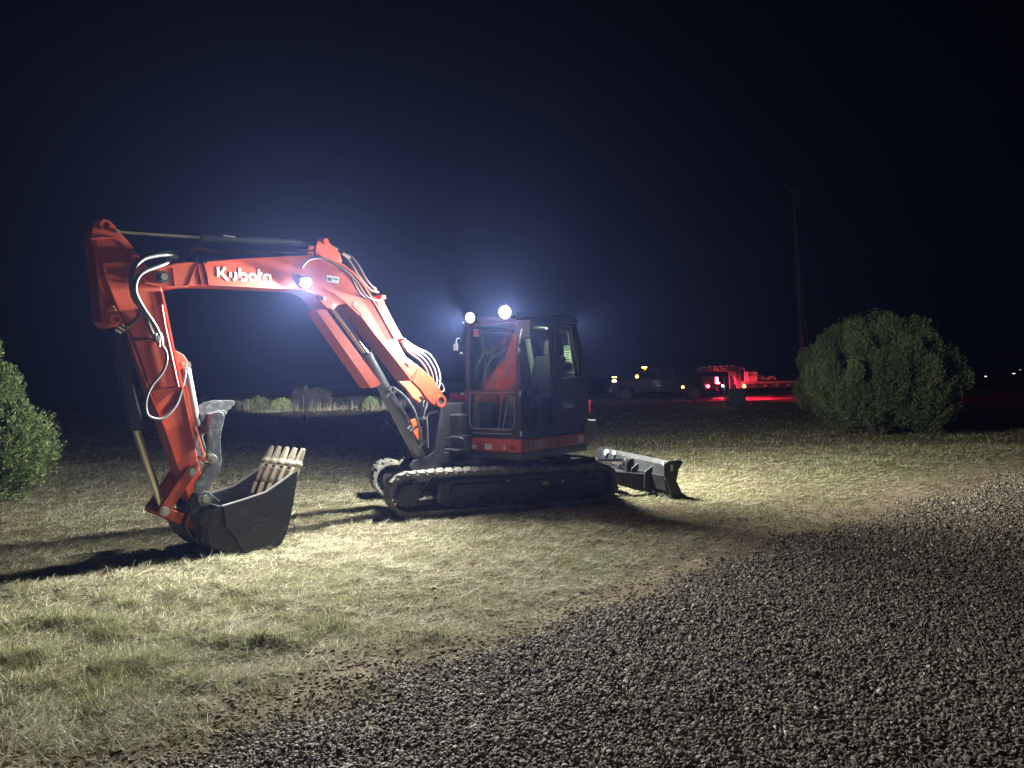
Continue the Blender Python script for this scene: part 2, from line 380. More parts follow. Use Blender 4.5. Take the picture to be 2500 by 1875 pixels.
# far road that the truck and trailer stand on
fm = gridmesh('road', np.linspace(-14, 90, 120), np.linspace(40.2, 48.5, 12), lambda x, y: zt(x, y)+.02+.01*np.sin(x*3))
struct(link(fm, 'road', mat('pale_road_dust', (.30, .27, .23), .95, var=.2, bump=.4, bscale=8)))

# ------------------------------------------------------------------ stones
def ico():
    t = (1+5**.5)/2; v = np.array([(-1, t, 0), (1, t, 0), (-1, -t, 0), (1, -t, 0), (0, -1, t), (0, 1, t), (0, -1, -t), (0, 1, -t), (t, 0, -1), (t, 0, 1), (-t, 0, -1), (-t, 0, 1)], float)
    v /= np.linalg.norm(v[0]); f = np.array([(0, 11, 5), (0, 5, 1), (0, 1, 7), (0, 7, 10), (0, 10, 11), (1, 5, 9), (5, 11, 4), (11, 10, 2), (10, 7, 6), (7, 1, 8), (3, 9, 4), (3, 4, 2), (3, 2, 6), (3, 6, 8), (3, 8, 9), (4, 9, 5), (2, 4, 11), (6, 2, 10), (8, 6, 7), (9, 8, 1)])
    return v, f
def wedge(n, y0, y1, p=1.6, marg=.12):
    """world points whose density falls with distance from the viewpoint"""
    u = rng.random(n)
    k = 1-p; y = (y0**(k+1)+u*(y1**(k+1)-y0**(k+1)))**(1/(k+1)) if abs(k+1) > 1e-6 else y0*(y1/y0)**u
    x = (rng.random(n)*2-1)*(.72+marg)*y; return x, y
def stones():
    v, f = ico(); x, y = wedge(470000, 2.6, 26, 2.0)
    d = gdist(x, y); pk = np.clip((d+.28)/.40, 0, 1)**1.6*np.clip(.45+.95*vnoise(x, y, .8, 61), 0, 1)
    k = rng.random(len(x)) < pk; x, y, d = x[k], y[k], d[k]; n = len(x)
    s = (.0058+.0078*rng.random(n)**1.6)*(1+.045*np.clip(y-4, 0, 30)); big = rng.random(n) < .03; s = np.where(big, s*1.5, s)
    s = np.where(d < 0, s*.75, s)
    z = zt(x, y)+.004+s*.35+rng.random(n)*.010*(d > .1)
    V = v[None]*(1+.45*(rng.random((n, 12, 1))-.5))*np.stack([s*(1+.5*rng.random(n)), s*(.8+.4*rng.random(n)), s*(.5+.3*rng.random(n))], -1)[:, None, :]
    # random rotation
    q = rng.normal(size=(n, 4)); q[:, 1:3] *= .45; q /= np.linalg.norm(q, axis=1)[:, None]; w_, a, b_, c_ = q.T
    Rm = np.stack([1-2*(b_*b_+c_*c_), 2*(a*b_-c_*w_), 2*(a*c_+b_*w_), 2*(a*b_+c_*w_), 1-2*(a*a+c_*c_), 2*(b_*c_-a*w_), 2*(a*c_-b_*w_), 2*(b_*c_+a*w_), 1-2*(a*a+b_*b_)], -1).reshape(n, 3, 3)
    V = np.einsum('nij,nkj->nki', Rm, V)+np.stack([x, y, z], -1)[:, None, :]
    F = f[None]+(np.arange(n)*12)[:, None, None]
    pal = np.array([(.185, .156, .126), (.255, .218, .172), (.122, .103, .086), (.32, .272, .21), (.185, .135, .105), (.125, .115, .107), (.48, .43, .35)])
    c = pal[rng.choice(7, n, p=[.25, .22, .2, .12, .1, .08, .03])]*(.75+.5*rng.random((n, 1)))
    me = rawmesh('gravel', V.reshape(-1, 3), F.reshape(-1, 3), False, np.repeat(c, 12, 0))
    o = link(me, 'gravel', attrmat('gravel_stone', .7, spec=.3, bump=.3)); struct(o, 'stuff', 'grey and brown crushed stones covering the drive', 'gravel')
stones()

# ------------------------------------------------------------------ grass
def blades(name, x, y, ln, wd, tilt, col, label, cat, m, mid=.5, zoff=0.0):
    n = len(x); h = rng.random(n)*2*math.pi; z = zt(x, y)+zoff
    dx, dy = np.cos(h), np.sin(h); sx, sy = -dy, dx
    ct, st = np.cos(tilt), np.sin(tilt)      # tilt from the ground plane
    bend = (rng.random(n)-.3)*.5
    P = []
    for t, ww in ((0, 1.0), (mid, .85), (1, .12)):
        hor = ln*t*ct+ln*t*t*bend*st*.5; up = ln*t*st-ln*t*t*np.abs(bend)*.35*st
        cx = x+dx*hor; cy = y+dy*hor; cz = z+up
        curl = (rng.random(n)-.5)*ln*.18*t
        cx = cx+sx*curl; cy = cy+sy*curl
        P.append(np.stack([cx-sx*wd*ww/2, cy-sy*wd*ww/2, cz], -1)); P.append(np.stack([cx+sx*wd*ww/2, cy+sy*wd*ww/2, cz+wd*.3], -1))
    V = np.stack(P, 1); F = np.array([(0, 1, 3, 2), (2, 3, 5, 4)])[None]+(np.arange(n)*6)[:, None, None]
    me = rawmesh(name, V.reshape(-1, 3), F.reshape(-1, 4), False, np.repeat(col, 6, 0))
    o = link(me, name, m); struct(o, 'stuff', label, cat); return o
GRASSM = attrmat('grass_blade', .7, .25)
def pick(pal, p, n, v=.25):
    return np.array(pal)[rng.choice(len(pal), n, p=p)]*(1-v+2*v*rng.random((n, 1)))
def footprint(x, y):   # nothing grows through the tracks
    dx, dy = x-SLEW[0], y-SLEW[1]; a = dx*UF[1][0]+dy*UF[1][1]; b = dx*UF[2][0]+dy*UF[2][1]
    return (abs(a) < 1.25) & (abs(b) < 1.0) & (abs(b) > .5)
def grass():
    x, y = wedge(420000, 2.9, 16, 1.9); d = gdist(x, y)
    dens = np.clip(.10+1.15*vnoise(x, y, .22, 21)*(.5+vnoise(x, y, .9, 22)), .08, 1)
    dens *= 1-.93*sstep(d, -.95, -.15)
    k = (rng.random(len(x)) < dens) & (d < .1); x, y = x[k], y[k]; n = len(x)
    ln = .05+.09*rng.random(n)**1.5; wd = (.0016+.0016*rng.random(n))*(1+.13*(y-3)); tl = np.abs(rng.normal(.12, .28, n))
    c = pick([(.43, .40, .27), (.56, .53, .40), (.30, .27, .17), (.15, .12, .08), (.34, .37, .19)], [.28, .2, .2, .18, .14], n)
    lg = rng.random(n) < .035; ln = np.where(lg, .09+.08*rng.random(n), ln); wd = np.where(lg, wd*1.25, wd); tl = np.where(lg, tl*.5, tl); c[lg] = np.array([.60, .56, .42])*(.8+.4*rng.random((lg.sum(), 1)))
    blades('dead_grass', x, y, ln, wd, tl, c, 'matted straw coloured dead grass over the whole field', 'grass', GRASSM)
    # farther matted grass, longer and wider tufts
    x, y = wedge(90000, 13, 60, 1.5); d = gdist(x, y); k = (d < -.3) & (rng.random(len(x)) < .3+.9*vnoise(x, y, 1.6, 23)) & ~((y > 39.5) & (y < 49)); x, y = x[k], y[k]; n = len(x)
    c = pick([(.34, .30, .19), (.42, .38, .26), (.24, .21, .12), (.22, .24, .11)], [.35, .2, .25, .2], n)
    blades('field_grass', x, y, .04+.07*rng.random(n), .004+.0006*y, .1+rng.random(n)*.9, c, 'short dry grass of the far field', 'grass', GRASSM)
    # upright green shoots, in patches
    x, y = wedge(150000, 2.9, 20, 1.9); d = gdist(x, y)
    pt = vnoise(x, y, .55, 24)*vnoise(x, y, 1.7, 25)*(.4+vnoise(x, y, .12, 26)); right = sstep(x, .5, 2.5)*.12
    k = (rng.random(len(x)) < np.clip((pt-.24+right)*1.5, .010, .7)*(1-sstep(d, -.7, -.2))) & (d < 0) & ~footprint(x, y); x, y = x[k], y[k]; n = len(x)
    c = pick([(.16, .21, .075), (.24, .27, .11), (.12, .16, .065), (.34, .33, .17), (.17, .19, .14)], [.22, .22, .15, .26, .15], n)
    blades('green_shoots', x, y, .04+.085*rng.random(n)**1.4, (.0025+.002*rng.random(n))*(1+.08*(y-3)), 1.25+.3*(rng.random(n)-.5), c, 'upright green shoots in patches among the dead grass', 'grass', GRASSM)
    # fine pale-green tussocks lower left and scattered ones
    x, y = wedge(520000, 3.2, 12, 1.9)
    sc_ = np.zeros(len(x))
    for (px, py, r) in ((1010, 1355, .16), (1100, 1368, .12), (700, 1415, .3), (820, 1400, .25), (560, 1470, .25), (300, 1665, .3), (840, 1460, .2)):
        q = onz(px, py); sc_ = np.maximum(sc_, np.exp(-((x-q[0])**2+((y-q[1])*1.0)**2)/r**2))
    tm = np.clip(vnoise(x*.8, y, .21, 31)*.7+vnoise(x, y, .09, 32)*.3-.45, 0, 1)*5*tmask(x, y)
    k = rng.random(len(x)) < np.clip(np.maximum(tm, sc_), 0, 1)*.85; x, y = x[k], y[k]; n = len(x)
    c = pick([(.36, .36, .17), (.30, .31, .14), (.46, .43, .26), (.22, .20, .11)], [.35, .25, .2, .2], n)
    hgt = .02+.045*rng.random(n)
    blades('tussock_grass', x, y, hgt, .0018+.0012*rng.random(n), .5+.9*rng.random(n), c, 'low yellow-green tussocks of fine grass at the lower left', 'grass', GRASSM, zoff=.0)
    # clods and crumbs of bare soil near the drive
    v, f = ico(); x, y = wedge(60000, 2.8, 13, 1.9); d = gdist(x, y); k = (d < .05) & (rng.random(len(x)) < .15+.8*sstep(d, -1.3, -.3)); x, y = x[k], y[k]; n = len(x)
    s = .004+.011*rng.random(n)**2.5; V = v[None]*(1+.5*(rng.random((n, 12, 1))-.5))*(s[:, None]*np.array([1.2, 1, .6]))[:, None, :]+np.stack([x, y, zt(x, y)+s*.2], -1)[:, None, :]
    F = f[None]+(np.arange(n)*12)[:, None, None]; c = pick([(.24, .18, .12), (.30, .25, .18), (.17, .12, .08)], [.5, .3, .2], n)
    struct(link(rawmesh('soil_crumbs', V.reshape(-1, 3), F.reshape(-1, 3), True, np.repeat(c, 12, 0)), 'soil_crumbs', attrmat('soil', .95, spec=.05)), 'stuff', 'brown crumbs of bare soil along the edge of the drive', 'soil')
grass()

# =================================================================== the excavator
EX = thing('excavator', tuple(SLEW), 'orange and black tracked excavator with lit work lamps, bucket resting on the grass', 'excavator')
# ---- undercarriage (frame U: x towards the blade, y away from the viewer)
def stadium(x0, x1, r0, r1, zc0, zc1, n=14):
    P = []
    for k in range(n+1):
        a = R(90+180*k/n); P.append((x0+r0*math.cos(a), zc0+r0*math.sin(a)))
    for k in range(n+1):
        a = R(-90+180*k/n); P.append((x1+r1*math.cos(a), zc1+r1*math.sin(a)))
    return P
def resample(P, n):
    P = [Vector(p) for p in P]; Q = P+[P[0]]; L = [0]
    for a, b in zip(Q, Q[1:]): L.append(L[-1]+(b-a).length)
    out = []; j = 0
    for k in range(n):
        t = L[-1]*k/n
        while L[j+1] < t: j += 1
        f = (t-L[j])/(L[j+1]-L[j]); a, b = Q[j], Q[j+1]; out.append((a+(b-a)*f, (b-a).normalized()))
    return out
TX0, TX1 = -1.245, 1.195
def track(yc, far):
    hw = .225
    R0, R1 = .235, .225
    outer = stadium(TX0, TX1, R0, R1, .262, .252); inner = stadium(TX0, TX1, R0-.035, R1-.035, .262, .252)
    m = MB(UM); n = 150; O = resample(outer, n); Ii = resample(inner, n)
    vs = []; fs = []
    for (p, _), (q, _) in zip(O, Ii): vs += [(p[0], yc-hw, p[1]), (p[0], yc+hw, p[1]), (q[0], yc+hw, q[1]), (q[0], yc-hw, q[1])]
    for i in range(n):
        j = (i+1) % n
        for k in range(4): fs.append((i*4+k, i*4+(k+1) % 4, j*4+(k+1) % 4, j*4+k))
    m.add(vs, fs); belt = m.build('track_belt', RUBBER, EX)
    lug = MB(UM); per = 56; S = resample(outer, per*2)
    for i in range(per*2):
        p, t = S[i]; nrm = Vector((t.y, -t.x)); side = -1 if i % 2 else 1
        if nrm.dot(Vector((p[0]-0, p[1]-.26))) < 0: nrm = -nrm
        def q(a, b, y): v = p+t*a+nrm*b; return (v[0], yc+y, v[1])
        # chevron half: wide at the edge, slanting to the middle
        y0, y1, y2 = side*.220, side*.10, -side*.07
        B = [q(-.046, 0, y0), q(.046, 0, y0), q(.062, 0, y1), q(.045, 0, y2), q(-.012, 0, y2), q(-.030, 0, y1)]
        T = [q(-.038, .022, y0*.985), q(.038, .022, y0*.985), q(.052, .022, y1), q(.034, .022, y2*.9), q(-.004, .022, y2*.9), q(-.020, .022, y1)]
        lug.add(B+T, [(6, 7, 8, 9, 10, 11), (0, 1, 7, 6), (1, 2, 8, 7), (2, 3, 9, 8), (3, 4, 10, 9), (4, 5, 11, 10), (5, 0, 6, 11)])
    lug.build('track_lugs', RUBBER, belt)
    # inner drive lugs (seen through the gaps)
    fr = MB(UM)
    yo = yc-.15 if not far else yc+.15
    fr.prism([(-.86, .12), (-.80, .085), (1.05, .085), (1.10, .15), (1.05, .36), (.95, .40), (-.70, .40), (-.82, .36)], yc-.10, yc+.12)
    fr.prism([(-.75, .20), (.98, .20), (.95, .345), (-.70, .345)], yc-.155, yc-.10)
    fr.prism([(-.78, .40), (.2, .40), (.25, .43), (-.6, .43)], yc-.06, yc+.06)
    fr.prism([(.95, .18), (1.15, .20), (1.15, .30), (.95, .33)], yc-.13, yc-.09)
    f = fr.build('track_frame', BLACKP, EX, .008)
    for xx in (-.62, -.32, -.02, .28, .58, .86):
        MB(UM).cyl((xx, yc-.15, .115), (xx, yc+.15, .115), .062, 16).build('roller', BLACKP, EX, .006)
    MB(UM).cyl((.2, yc-.08, .44), (.2, yc+.08, .44), .04, 16).build('top_roller', BLACKP, EX)
    sp = MB(UM)
    pts = []; nt_ = 19
    for k in range(nt_*4):
        a = 2*math.pi*k/(nt_*4); r = .195 if k % 4 in (0, 1) else .165
        pts.append((TX0+r*math.cos(a), .262+r*math.sin(a)))
    sp.prism(pts, yc-.05, yc-.02)
    sp.cyl((TX0, yc-.10, .262), (TX0, yc+.16, .262), .135, 32)
    sp.cyl((TX0, yc-.15, .262), (TX0, yc-.10, .262), .155, 32, r2=.125) if False else sp.cyl((TX0, yc-.16, .262), (TX0, yc-.10, .262), .118, 32)
    spo = sp.build('sprocket', BLACKP, EX, .005)
    bo = MB(UM)
    for k in range(12):
        a = 2*math.pi*k/12; c = (TX0+.15*math.cos(a), yc-.05, .262+.15*math.sin(a)); bo.cyl((c[0], yc-.062, c[2]), c, .010, 8)
    bo.build('bolt', PIN, spo)
    idl = MB(UM); idl.ring((TX1, yc-.10, .252), (TX1, yc+.10, .252), .188, .13, 32); idl.cyl((TX1, yc-.06, .252), (TX1, yc+.06, .252), .135, 32); idl.cyl((TX1, yc-.12, .252), (TX1, yc+.12, .252), .06, 20)
    idl.build('idler', BLACKP, EX, .006)
    if not far:
        MB(UM).box((.47, yc-.157, .295), (.082, .004, .045)).build('warning_sticker', YEL, f)
        MB(UM).box((.70, yc-.157, .31), (.026, .004, .035)).build('sticker', SILVER, f)
        MB(UM).box((-.42, yc-.157, .29), (.025, .006, .055)).box((-.30, yc-.157, .30), (.22, .004, .012)).box((-.165, yc-.157, .298), (.07, .004, .045)).build('cover_bracket', DARKG, f)
        MB(UM).cyl((-.02, yc-.165, .355), (-.02, yc-.13, .355), .012, 10).build('grease_fitting', FITTING, f)
NEAR, FAR = -.75, .75
track(NEAR, False); track(FAR, True)
cf = MB(UM)
cf.plan([(-.62, -.55), (.72, -.55), (.72, .55), (-.62, .55)], .24, .44)
cf.plan([(-.45, -.66), (.3, -.66), (.5, .66), (-.45, .66)], .34, .5, [(-.42, -.5), (.35, -.5), (.35, .5), (-.42, .5)])
for s in (-1, 1):
    cf.prism([(-1.0, .22), (-.6, .22), (-.5, .42), (-.85, .42)], s*.42-.06, s*.42+.06)
cf.build('car_body', BLACKP, EX, .012)
tt = MB(UM); tt.cyl((0, 0, .46), (0, 0, .63), .46, 48); tt.ring((0, 0, .52), (0, 0, .57), .52, .44, 48); tt.build('turntable', BLACKP, EX, .004)
hk = MB(UM)
for (x, y) in ((.08, -.60), (.62, -.50)):
    hk.box((x, y, .50), (.06, .035, .03)); hk.box((x+.02, y, .525), (.03, .03, .025))
hk.build('hose_clamp', FITTING, EX, .004)
# ---- dozer blade
bl = MB(UM)
prof = [(2.12, .02), (2.13, .10), (2.07, .25), (2.10, .44), (2.16, .49), (2.24, .47), (2.21, .36), (2.19, .22), (2.24, .08), (2.33, .0), (2.20, -.01)]
bl.prism(prof, -1.05, 1.05)
blade = bl.build('dozer_blade', BLADEM, EX, .006)
eb = MB(UM)
ep = [(2.03, .465), (2.09, .50), (2.27, .505), (2.30, .47), (2.23, .38), (2.20, .24), (2.27, .09), (2.40, -.01), (2.13, .0), (2.10, .12), (2.03, .34)]
eb.prism(ep, -1.075, -1.05); eb.build('end_plate', BLACKP, blade, .004)
eb = MB(UM); eb.prism(ep, 1.05, 1.075); eb.build('end_plate', BLACKP, blade, .004)
rb = MB(UM); rb.prism([(2.10, .10), (2.06, .30), (2.12, .30), (2.16, .10)], -.98, .98)
for y in (-.62, -.22, .22, .62): rb.prism([(1.96, .10), (2.14, .05), (2.10, .40), (1.98, .32)], y-.012, y+.012)
rb.build('rear_rib', BLADEM, blade, .004)
for y in (-1.078, 1.0495+.026):
    MB(UM).box((2.13, y, .41), (.035, .004, .085)).build('tie_down_slot', WHITE, blade)
dc = MB(UM)
for (x, y, z) in ((2.075, -.98, .462), (2.075, .55, .462), (2.07, .80, .462), (2.07, .84, .43)): dc.box((x, y, z), (.03, .05, .05))
dc.build('sticker', WHITE, blade)
for s in (-1, 1):
    a = MB(UM); a.prism([(.62, .20), (.62, .34), (1.5, .34), (2.12, .26), (2.12, .10), (1.5, .18)], s*.44-.055, s*.44+.055)
    a.prism([(1.55, .18), (1.95, .05), (2.13, .02), (2.13, .12), (1.9, .2)], s*.44-.02, s*.44+.02)
    a.build('blade_arm', BLACKP, EX, .008)
MB(UM).box((1.75, 0, .25), (.14, .80, .12)).build('blade_arm_crossbar', BLACKP, EX, .008)
cy = MB(UM); cy.cyl((.75, 0, .40), (1.55, 0, .42), .062, 20); cy.cyl((.70, 0, .40), (.76, 0, .40), .075); bcy = cy.build('blade_cylinder', DARKG, EX, .004)
MB(UM).cyl((1.55, 0, .42), (2.03, 0, .40), .032, 16).build('cylinder_rod', CHROME, bcy)
MB(UM).box((2.03, 0, .38), (.12, .16, .12)).cyl((2.02, -.1, .39), (2.02, .1, .39), .04).build('cylinder_lug', BLADEM, bcy, .006)
ho = MB(UM)
for s in (-1, 1): ho.tube([(.7, s*.12, .46), (1.0, s*.14, .52), (1.3, s*.08, .50), (1.45, s*.04, .47)], .014, 8, n=6)
ho.build('hydraulic_hose', HOSE, bcy)

# ---- upper structure (frame H: x forward, y to the machine's left, the cab side)
XF, YL, ZB, ZF, ZR = .435, .915, .69, .86, 2.38
hs = MB(HM)
hs.plan([(.42, .90), (-1.0, .90), (-1.22, .62), (-1.30, .2), (-1.30, -.25), (-1.22, -.7), (-1.0, -.98), (.40, -.98), (.42, -.1)], .60, .69)
hs.box((.46, -.24, .62), (.75, .46, .14))
hs.build('turntable_deck', BLACKP, EX, .01)
# counterweight: black lower, sloping tail
cw = MB(HM)
pl = [(-.98, .93), (-1.12, .84), (-1.26, .60), (-1.34, .25), (-1.36, -.1), (-1.33, -.45), (-1.22, -.8), (-1.05, -.98), (-.9, -.98), (-.9, .93)]
cw.plan(pl, .66, 1.02, [(x-.04*(x < -1), y*1.01) for x, y in pl]); cwo = cw.build('counterweight', DARKG, EX, .02)
hood = MB(HM)
ph = [(-.985, .91), (-1.10, .82), (-1.24, .58), (-1.32, .25), (-1.34, -.1), (-1.31, -.45), (-1.20, -.8), (-1.03, -.96), (-.2, -.96), (-.2, -.06), (-.985, -.06)]
hood.plan(ph, 1.02, 1.42, [(x*.93, y*.97) for x, y in ph]); hood.build('engine_hood', ORANGE, EX, .03)
bx = MB(HM); bx.plan([(.44, -.98), (.44, -.14), (-.2, -.14), (-.2, -.98)], .70, 1.30, [(.36, -.94), (.38, -.16), (-.2, -.16), (-.2, -.94)]); bx.build('tank_cover', BLACKP, EX, .03)
tl = MB(HM); tl.box((-1.085, .90, 1.20), (.02, .02, .16)); tl.box((-1.30, .50, 1.03), (.02, .05, .05)); tl.build('reflector', REFLRED, EX, .004)
# tail box sticking out under the hood (bright lower panel in the photograph)
tb = MB(HM); tb.prism([(-1.0, .68), (-1.36, .70), (-1.42, .86), (-1.40, 1.0), (-1.0, 1.02)], .35, .80); tb.build('rear_corner_panel', DARKG, EX, .02)
# orange sill under the cab, front and side
sl = MB(HM)
a0 = onF(HFRONT, 1128, 1072, XF+.012); a1 = onF(HFRONT, 1141, 1100, XF+.012)
sl.M = HM
def front(poly, d0, d1, m, mat_, name, bev=0, par=EX, lab=None):
    """outline in the cab front's plane (y, z), between depths d0..d1"""
    mb = MB(m); n = len(poly); vs = [(d0, y, z) for y, z in poly]+[(d1, y, z) for y, z in poly]
    mb.add(vs, [tuple(range(n)), tuple(range(2*n-1, n-1, -1))]+[(i, (i+1) % n, n+(i+1) % n, n+i) for i in range(n)])
    return mb.build(name, mat_, par, bev, lab)
sill = front([(a0[0], ZF-.005), (.925, ZF-.005), (.925, .695), (a1[0], .695)], XF-.30, XF+.03, HM, ORANGE, 'front_sill', .012)
s2 = MB(HM); s2.prism([(XF-.305, .695), (XF-.305, ZF-.003), (-.985, ZF-.003), (-.985, .70)], .80, .932); s2.build('side_sill', ORANGE, EX, .010)
def fdecal(px0, py0, px1, py1, m, name, par=sill, th=.004, off=.034):
    y0, z0 = onF(HFRONT, px0, py0, XF+off); y1, z1 = onF(HFRONT, px1, py1, XF+off)
    return MB(HM).box((XF+off, (y0+y1)/2, (z0+z1)/2), (th, abs(y1-y0), abs(z1-z0))).build(name, m, par)
fdecal(1148, 1086, 1164, 1096, SILVER, 'latch_plate'); fdecal(1184, 1083, 1202, 1098, WHITE, 'white_label'); fdecal(1229, 1089, 1235, 1098, WHITE, 'white_label')
for q in ((1136, 1082, 1140, 1089), (1248, 1090, 1253, 1098), (1165, 1080, 1169, 1086)): fdecal(*q, BLACKD, 'keyhole')
for k in range(5): fdecal(1170, 1083+3.2*k, 1179, 1084.6+3.2*k, BLACKD, 'vent_slot')
fdecal(1185.5, 1085, 1200.5, 1089, SILVER, 'label_print', off=.038)

def ftext(s, size, M_, name, mt, par, ext=.002, shear=0.0, outline=None):
    c = bpy.data.curves.new(name, 'FONT'); c.body = s; c.size = size; c.extrude = ext; c.shear = shear; c.resolution_u = 4
    o = bpy.data.objects.new(name, c); sc.collection.objects.link(o); bpy.context.view_layer.update()
    me = bpy.data.meshes.new_from_object(o.evaluated_get(bpy.context.evaluated_depsgraph_get())); bpy.data.objects.remove(o)
    mb = MB(M_); mb.add([v.co for v in me.vertices], [tuple(p.vertices) for p in me.polygons]); return mb.build(name, mt, par)
def side_M(x, y, z, up=(0, 0, 1)):   # text on the cab's left side: reads towards the rear
    return HM @ Matrix(((-1, 0, 0, x), (0, 0, 1, y), (0, 1, 0, z), (0, 0, 0, 1)))
# ribbon lettering of the maker's stencil wordmark
def word_strokes():
    S = [[(.08, .26), (.08, 1.0)], [(.62, 1.0), (.30, .56), (.80, .0)], [(1.02, .66), (1.02, .28)]]
    S.append([(1.42, .68), (1.42, .28), (1.36, .12), (1.20, .03)])
    def arc(cx, cy, r, a, b, n=10): return [(cx+r*math.cos(R(a+(b-a)*k/n)), cy+r*math.sin(R(a+(b-a)*k/n))) for k in range(n+1)]
    S += [[(1.75, 1.0), (1.75, .30)], arc(2.02, .31, .26, 120, -135)]
    S += [arc(2.75, .31, .26, 25, 190), arc(2.75, .31, .26, 215, 375)]
    S += [[(3.28, .98), (3.28, 0)], [(3.36, .62), (3.56, .62)], arc(3.95, .31, .26, 50, 245), [(4.21, .60), (4.21, 0)]]
    return S
def word(P0, PX, PY, nrm, mt, name, par, M_, w=.19, th=.003):
    """P0 origin, PX/PY one cap-height along the line and up, in the frame M_"""
    mb = MB(M_); P0, PX, PY, nrm = map(Vector, (P0, PX, PY, nrm))
    for st in word_strokes():
        st = [Vector((a, b)) for a, b in st]; L_, R_ = [], []
        for i, p in enumerate(st):
            t = (st[min(i+1, len(st)-1)]-st[max(i-1, 0)]).normalized(); q = Vector((-t.y, t.x))*w/2
            if 0 < i < len(st)-1:
                t1 = (st[i]-st[i-1]).normalized(); c = max(.45, abs(t.dot(t1))); q = q/c
            L_.append(p+q); R_.append(p-q)
        n = len(st); f = lambda v, d: P0+PX*v.x+PY*v.y+nrm*d
        vs = [f(v, th) for v in L_]+[f(v, th) for v in R_]+[f(v, 0) for v in L_]+[f(v, 0) for v in R_]
        fs = []
        for i in range(n-1): fs += [(i, i+1, n+i+1, n+i), (2*n+i, 2*n+i+1, i+1, i), (n+i, n+i+1, 3*n+i+1, 3*n+i)]
        fs += [(0, n, 3*n, 2*n), (n-1, 2*n-1, 4*n-1, 3*n-1)]
        mb.add(vs, fs)
    return mb.build(name, mt, par)
kx = onF(HF, 1292, 1093.5, .934); kx2 = onF(HF, 1345, 1088, .934)
t_ = ftext('KX080', .125, side_M(kx[0], .933, kx[1]), 'model_lettering', WHITE, sill, shear=.25)
ftext('-5', .08, side_M(kx[0]-.44, .933, kx[1]+.012), 'model_lettering', WHITE, sill, shear=.25)
MB(HM).box((-.62, .934, .80), (.05, .004, .045)).build('side_sticker', SILVER, sill)
MB(HM).box((-.80, .934, .775), (.14, .004, .10)).build('grey_plate', SILVER, sill)

# ---- cab
def fc(x, y, z): return (x, y, z)
cab = MB(HM)
YR, XB = -.045, -.97     # right side, rear
# lean: the cab's front and rear taper a little toward the roof
c_fl_b, c_fr_b = (XF, YL, ZF), (XF, YR, ZF)
c_fl_t, c_fr_t = (XF-.03, YL-.015, ZR-.05), (XF-.03, YR+.045, ZR-.05)
c_rl_b, c_rr_b = (XB-.02, YL, ZF), (XB-.02, YR, ZF)
c_rl_m, c_rr_m = (XB-.05, YL, 1.60), (XB-.05, YR, 1.60)
c_rl_t, c_rr_t = (-.82, YL-.03, ZR-.05), (-.82, YR+.03, ZR-.05)
def lerp(a, b, t): return tuple(a[i]+(b[i]-a[i])*t for i in range(3))
tmid = (1.435-ZF)/(ZR-.05-ZF)   # the bar between the upper and lower front glass
fl_m, fr_m = lerp(c_fl_b, c_fl_t, tmid), lerp(c_fr_b, c_fr_t, tmid)
up = (fr_m, fl_m, c_fl_t, c_fr_t); lo = (c_fr_b, c_fl_b, fl_m, fr_m)
holeU, holeL = (.085, .03, .915, .95), (.105, .20, .895, .955)
cab.panel(up, holeU, .05, r=.05); cab.panel(lo, holeL, .05, r=.10)
# left side: front pillar + door + quarter window + solid lower rear
T = lambda x: x
def sx(px, py, off=YL): return onF(HF, px, py, off)
xB = -.30                           # door's rear edge
fb, ft = (xB, YL, ZF), (xB, YL-.022, ZR-.05)
cab.panel((c_fl_b, fb, ft, c_fl_t), (.11, .10, .90, .95), .045, r=.05)
qb0, qb1 = (xB, YL, 1.52), (XB-.05, YL, 1.60)
cab.panel((qb0, qb1, c_rl_t, ft), (.20, .0+.05, .86, .945), .045, r=.05)
cab.add([fb, c_rl_b, qb1, qb0] + [(p[0], p[1]-.045, p[2]) for p in (fb, c_rl_b, qb1, qb0)], [(0, 1, 2, 3), (7, 6, 5, 4), (0, 4, 5, 1), (1, 5, 6, 2), (2, 6, 7, 3), (3, 7, 4, 0)])
# right side and rear
cab.panel((c_rr_b, c_fr_b, c_fr_t, c_rr_t), (.10, .30, .90, .94), .045, r=.06)
cab.panel((c_rl_m, c_rr_m, c_rr_t, c_rl_t), (.10, .06, .90, .93), .045, r=.06)
cab.add([c_rl_b, c_rr_b, c_rr_m, c_rl_m], [(0, 1, 2, 3)])
CAB = cab.build('cab', CABBLK, EX, .008)
rf = MB(HM)
ro = [(XF+.02, YL-.03), (XF+.02, YR+.03), (.3, YR+.0), (-.82, YR+.0), (-.90, YR+.06), (-.90, YL-.06), (-.82, YL), (.3, YL)]
rf.plan(ro, ZR-.055, ZR+.0); rf.plan(ro, ZR, ZR+.055, [(x*.90-.02, .435+(y-.435)*.88) for x, y in ro]); rf.build('roof', CABBLK, CAB, .012)
MB(HM).box((-.27, .435, ZF-.03), (1.36, .90, .05)).build('cab_floor', BLACKP, CAB)
gl = MB(HM); gl.quadpane(up, holeU, .018)
gl.build('windscreen', GLASS, CAB)
MB(HM).quadpane(lo, holeL, .018).build('lower_front_pane', GLASS, CAB)
MB(HM).quadpane((c_fl_b, fb, ft, c_fl_t), (.11, .10, .90, .95), .02).build('door_pane', GLASS, CAB)
MB(HM).quadpane((qb0, qb1, c_rl_t, ft), (.20, .05, .86, .945), .02).build('quarter_pane', GLASS, CAB)
MB(HM).quadpane((c_rr_b, c_fr_b, c_fr_t, c_rr_t), (.10, .30, .90, .94), .02).build('side_pane', GLASS, CAB)
MB(HM).quadpane((c_rl_m, c_rr_m, c_rr_t, c_rl_t), (.10, .06, .90, .93), .02).build('rear_pane', GLASS, CAB)
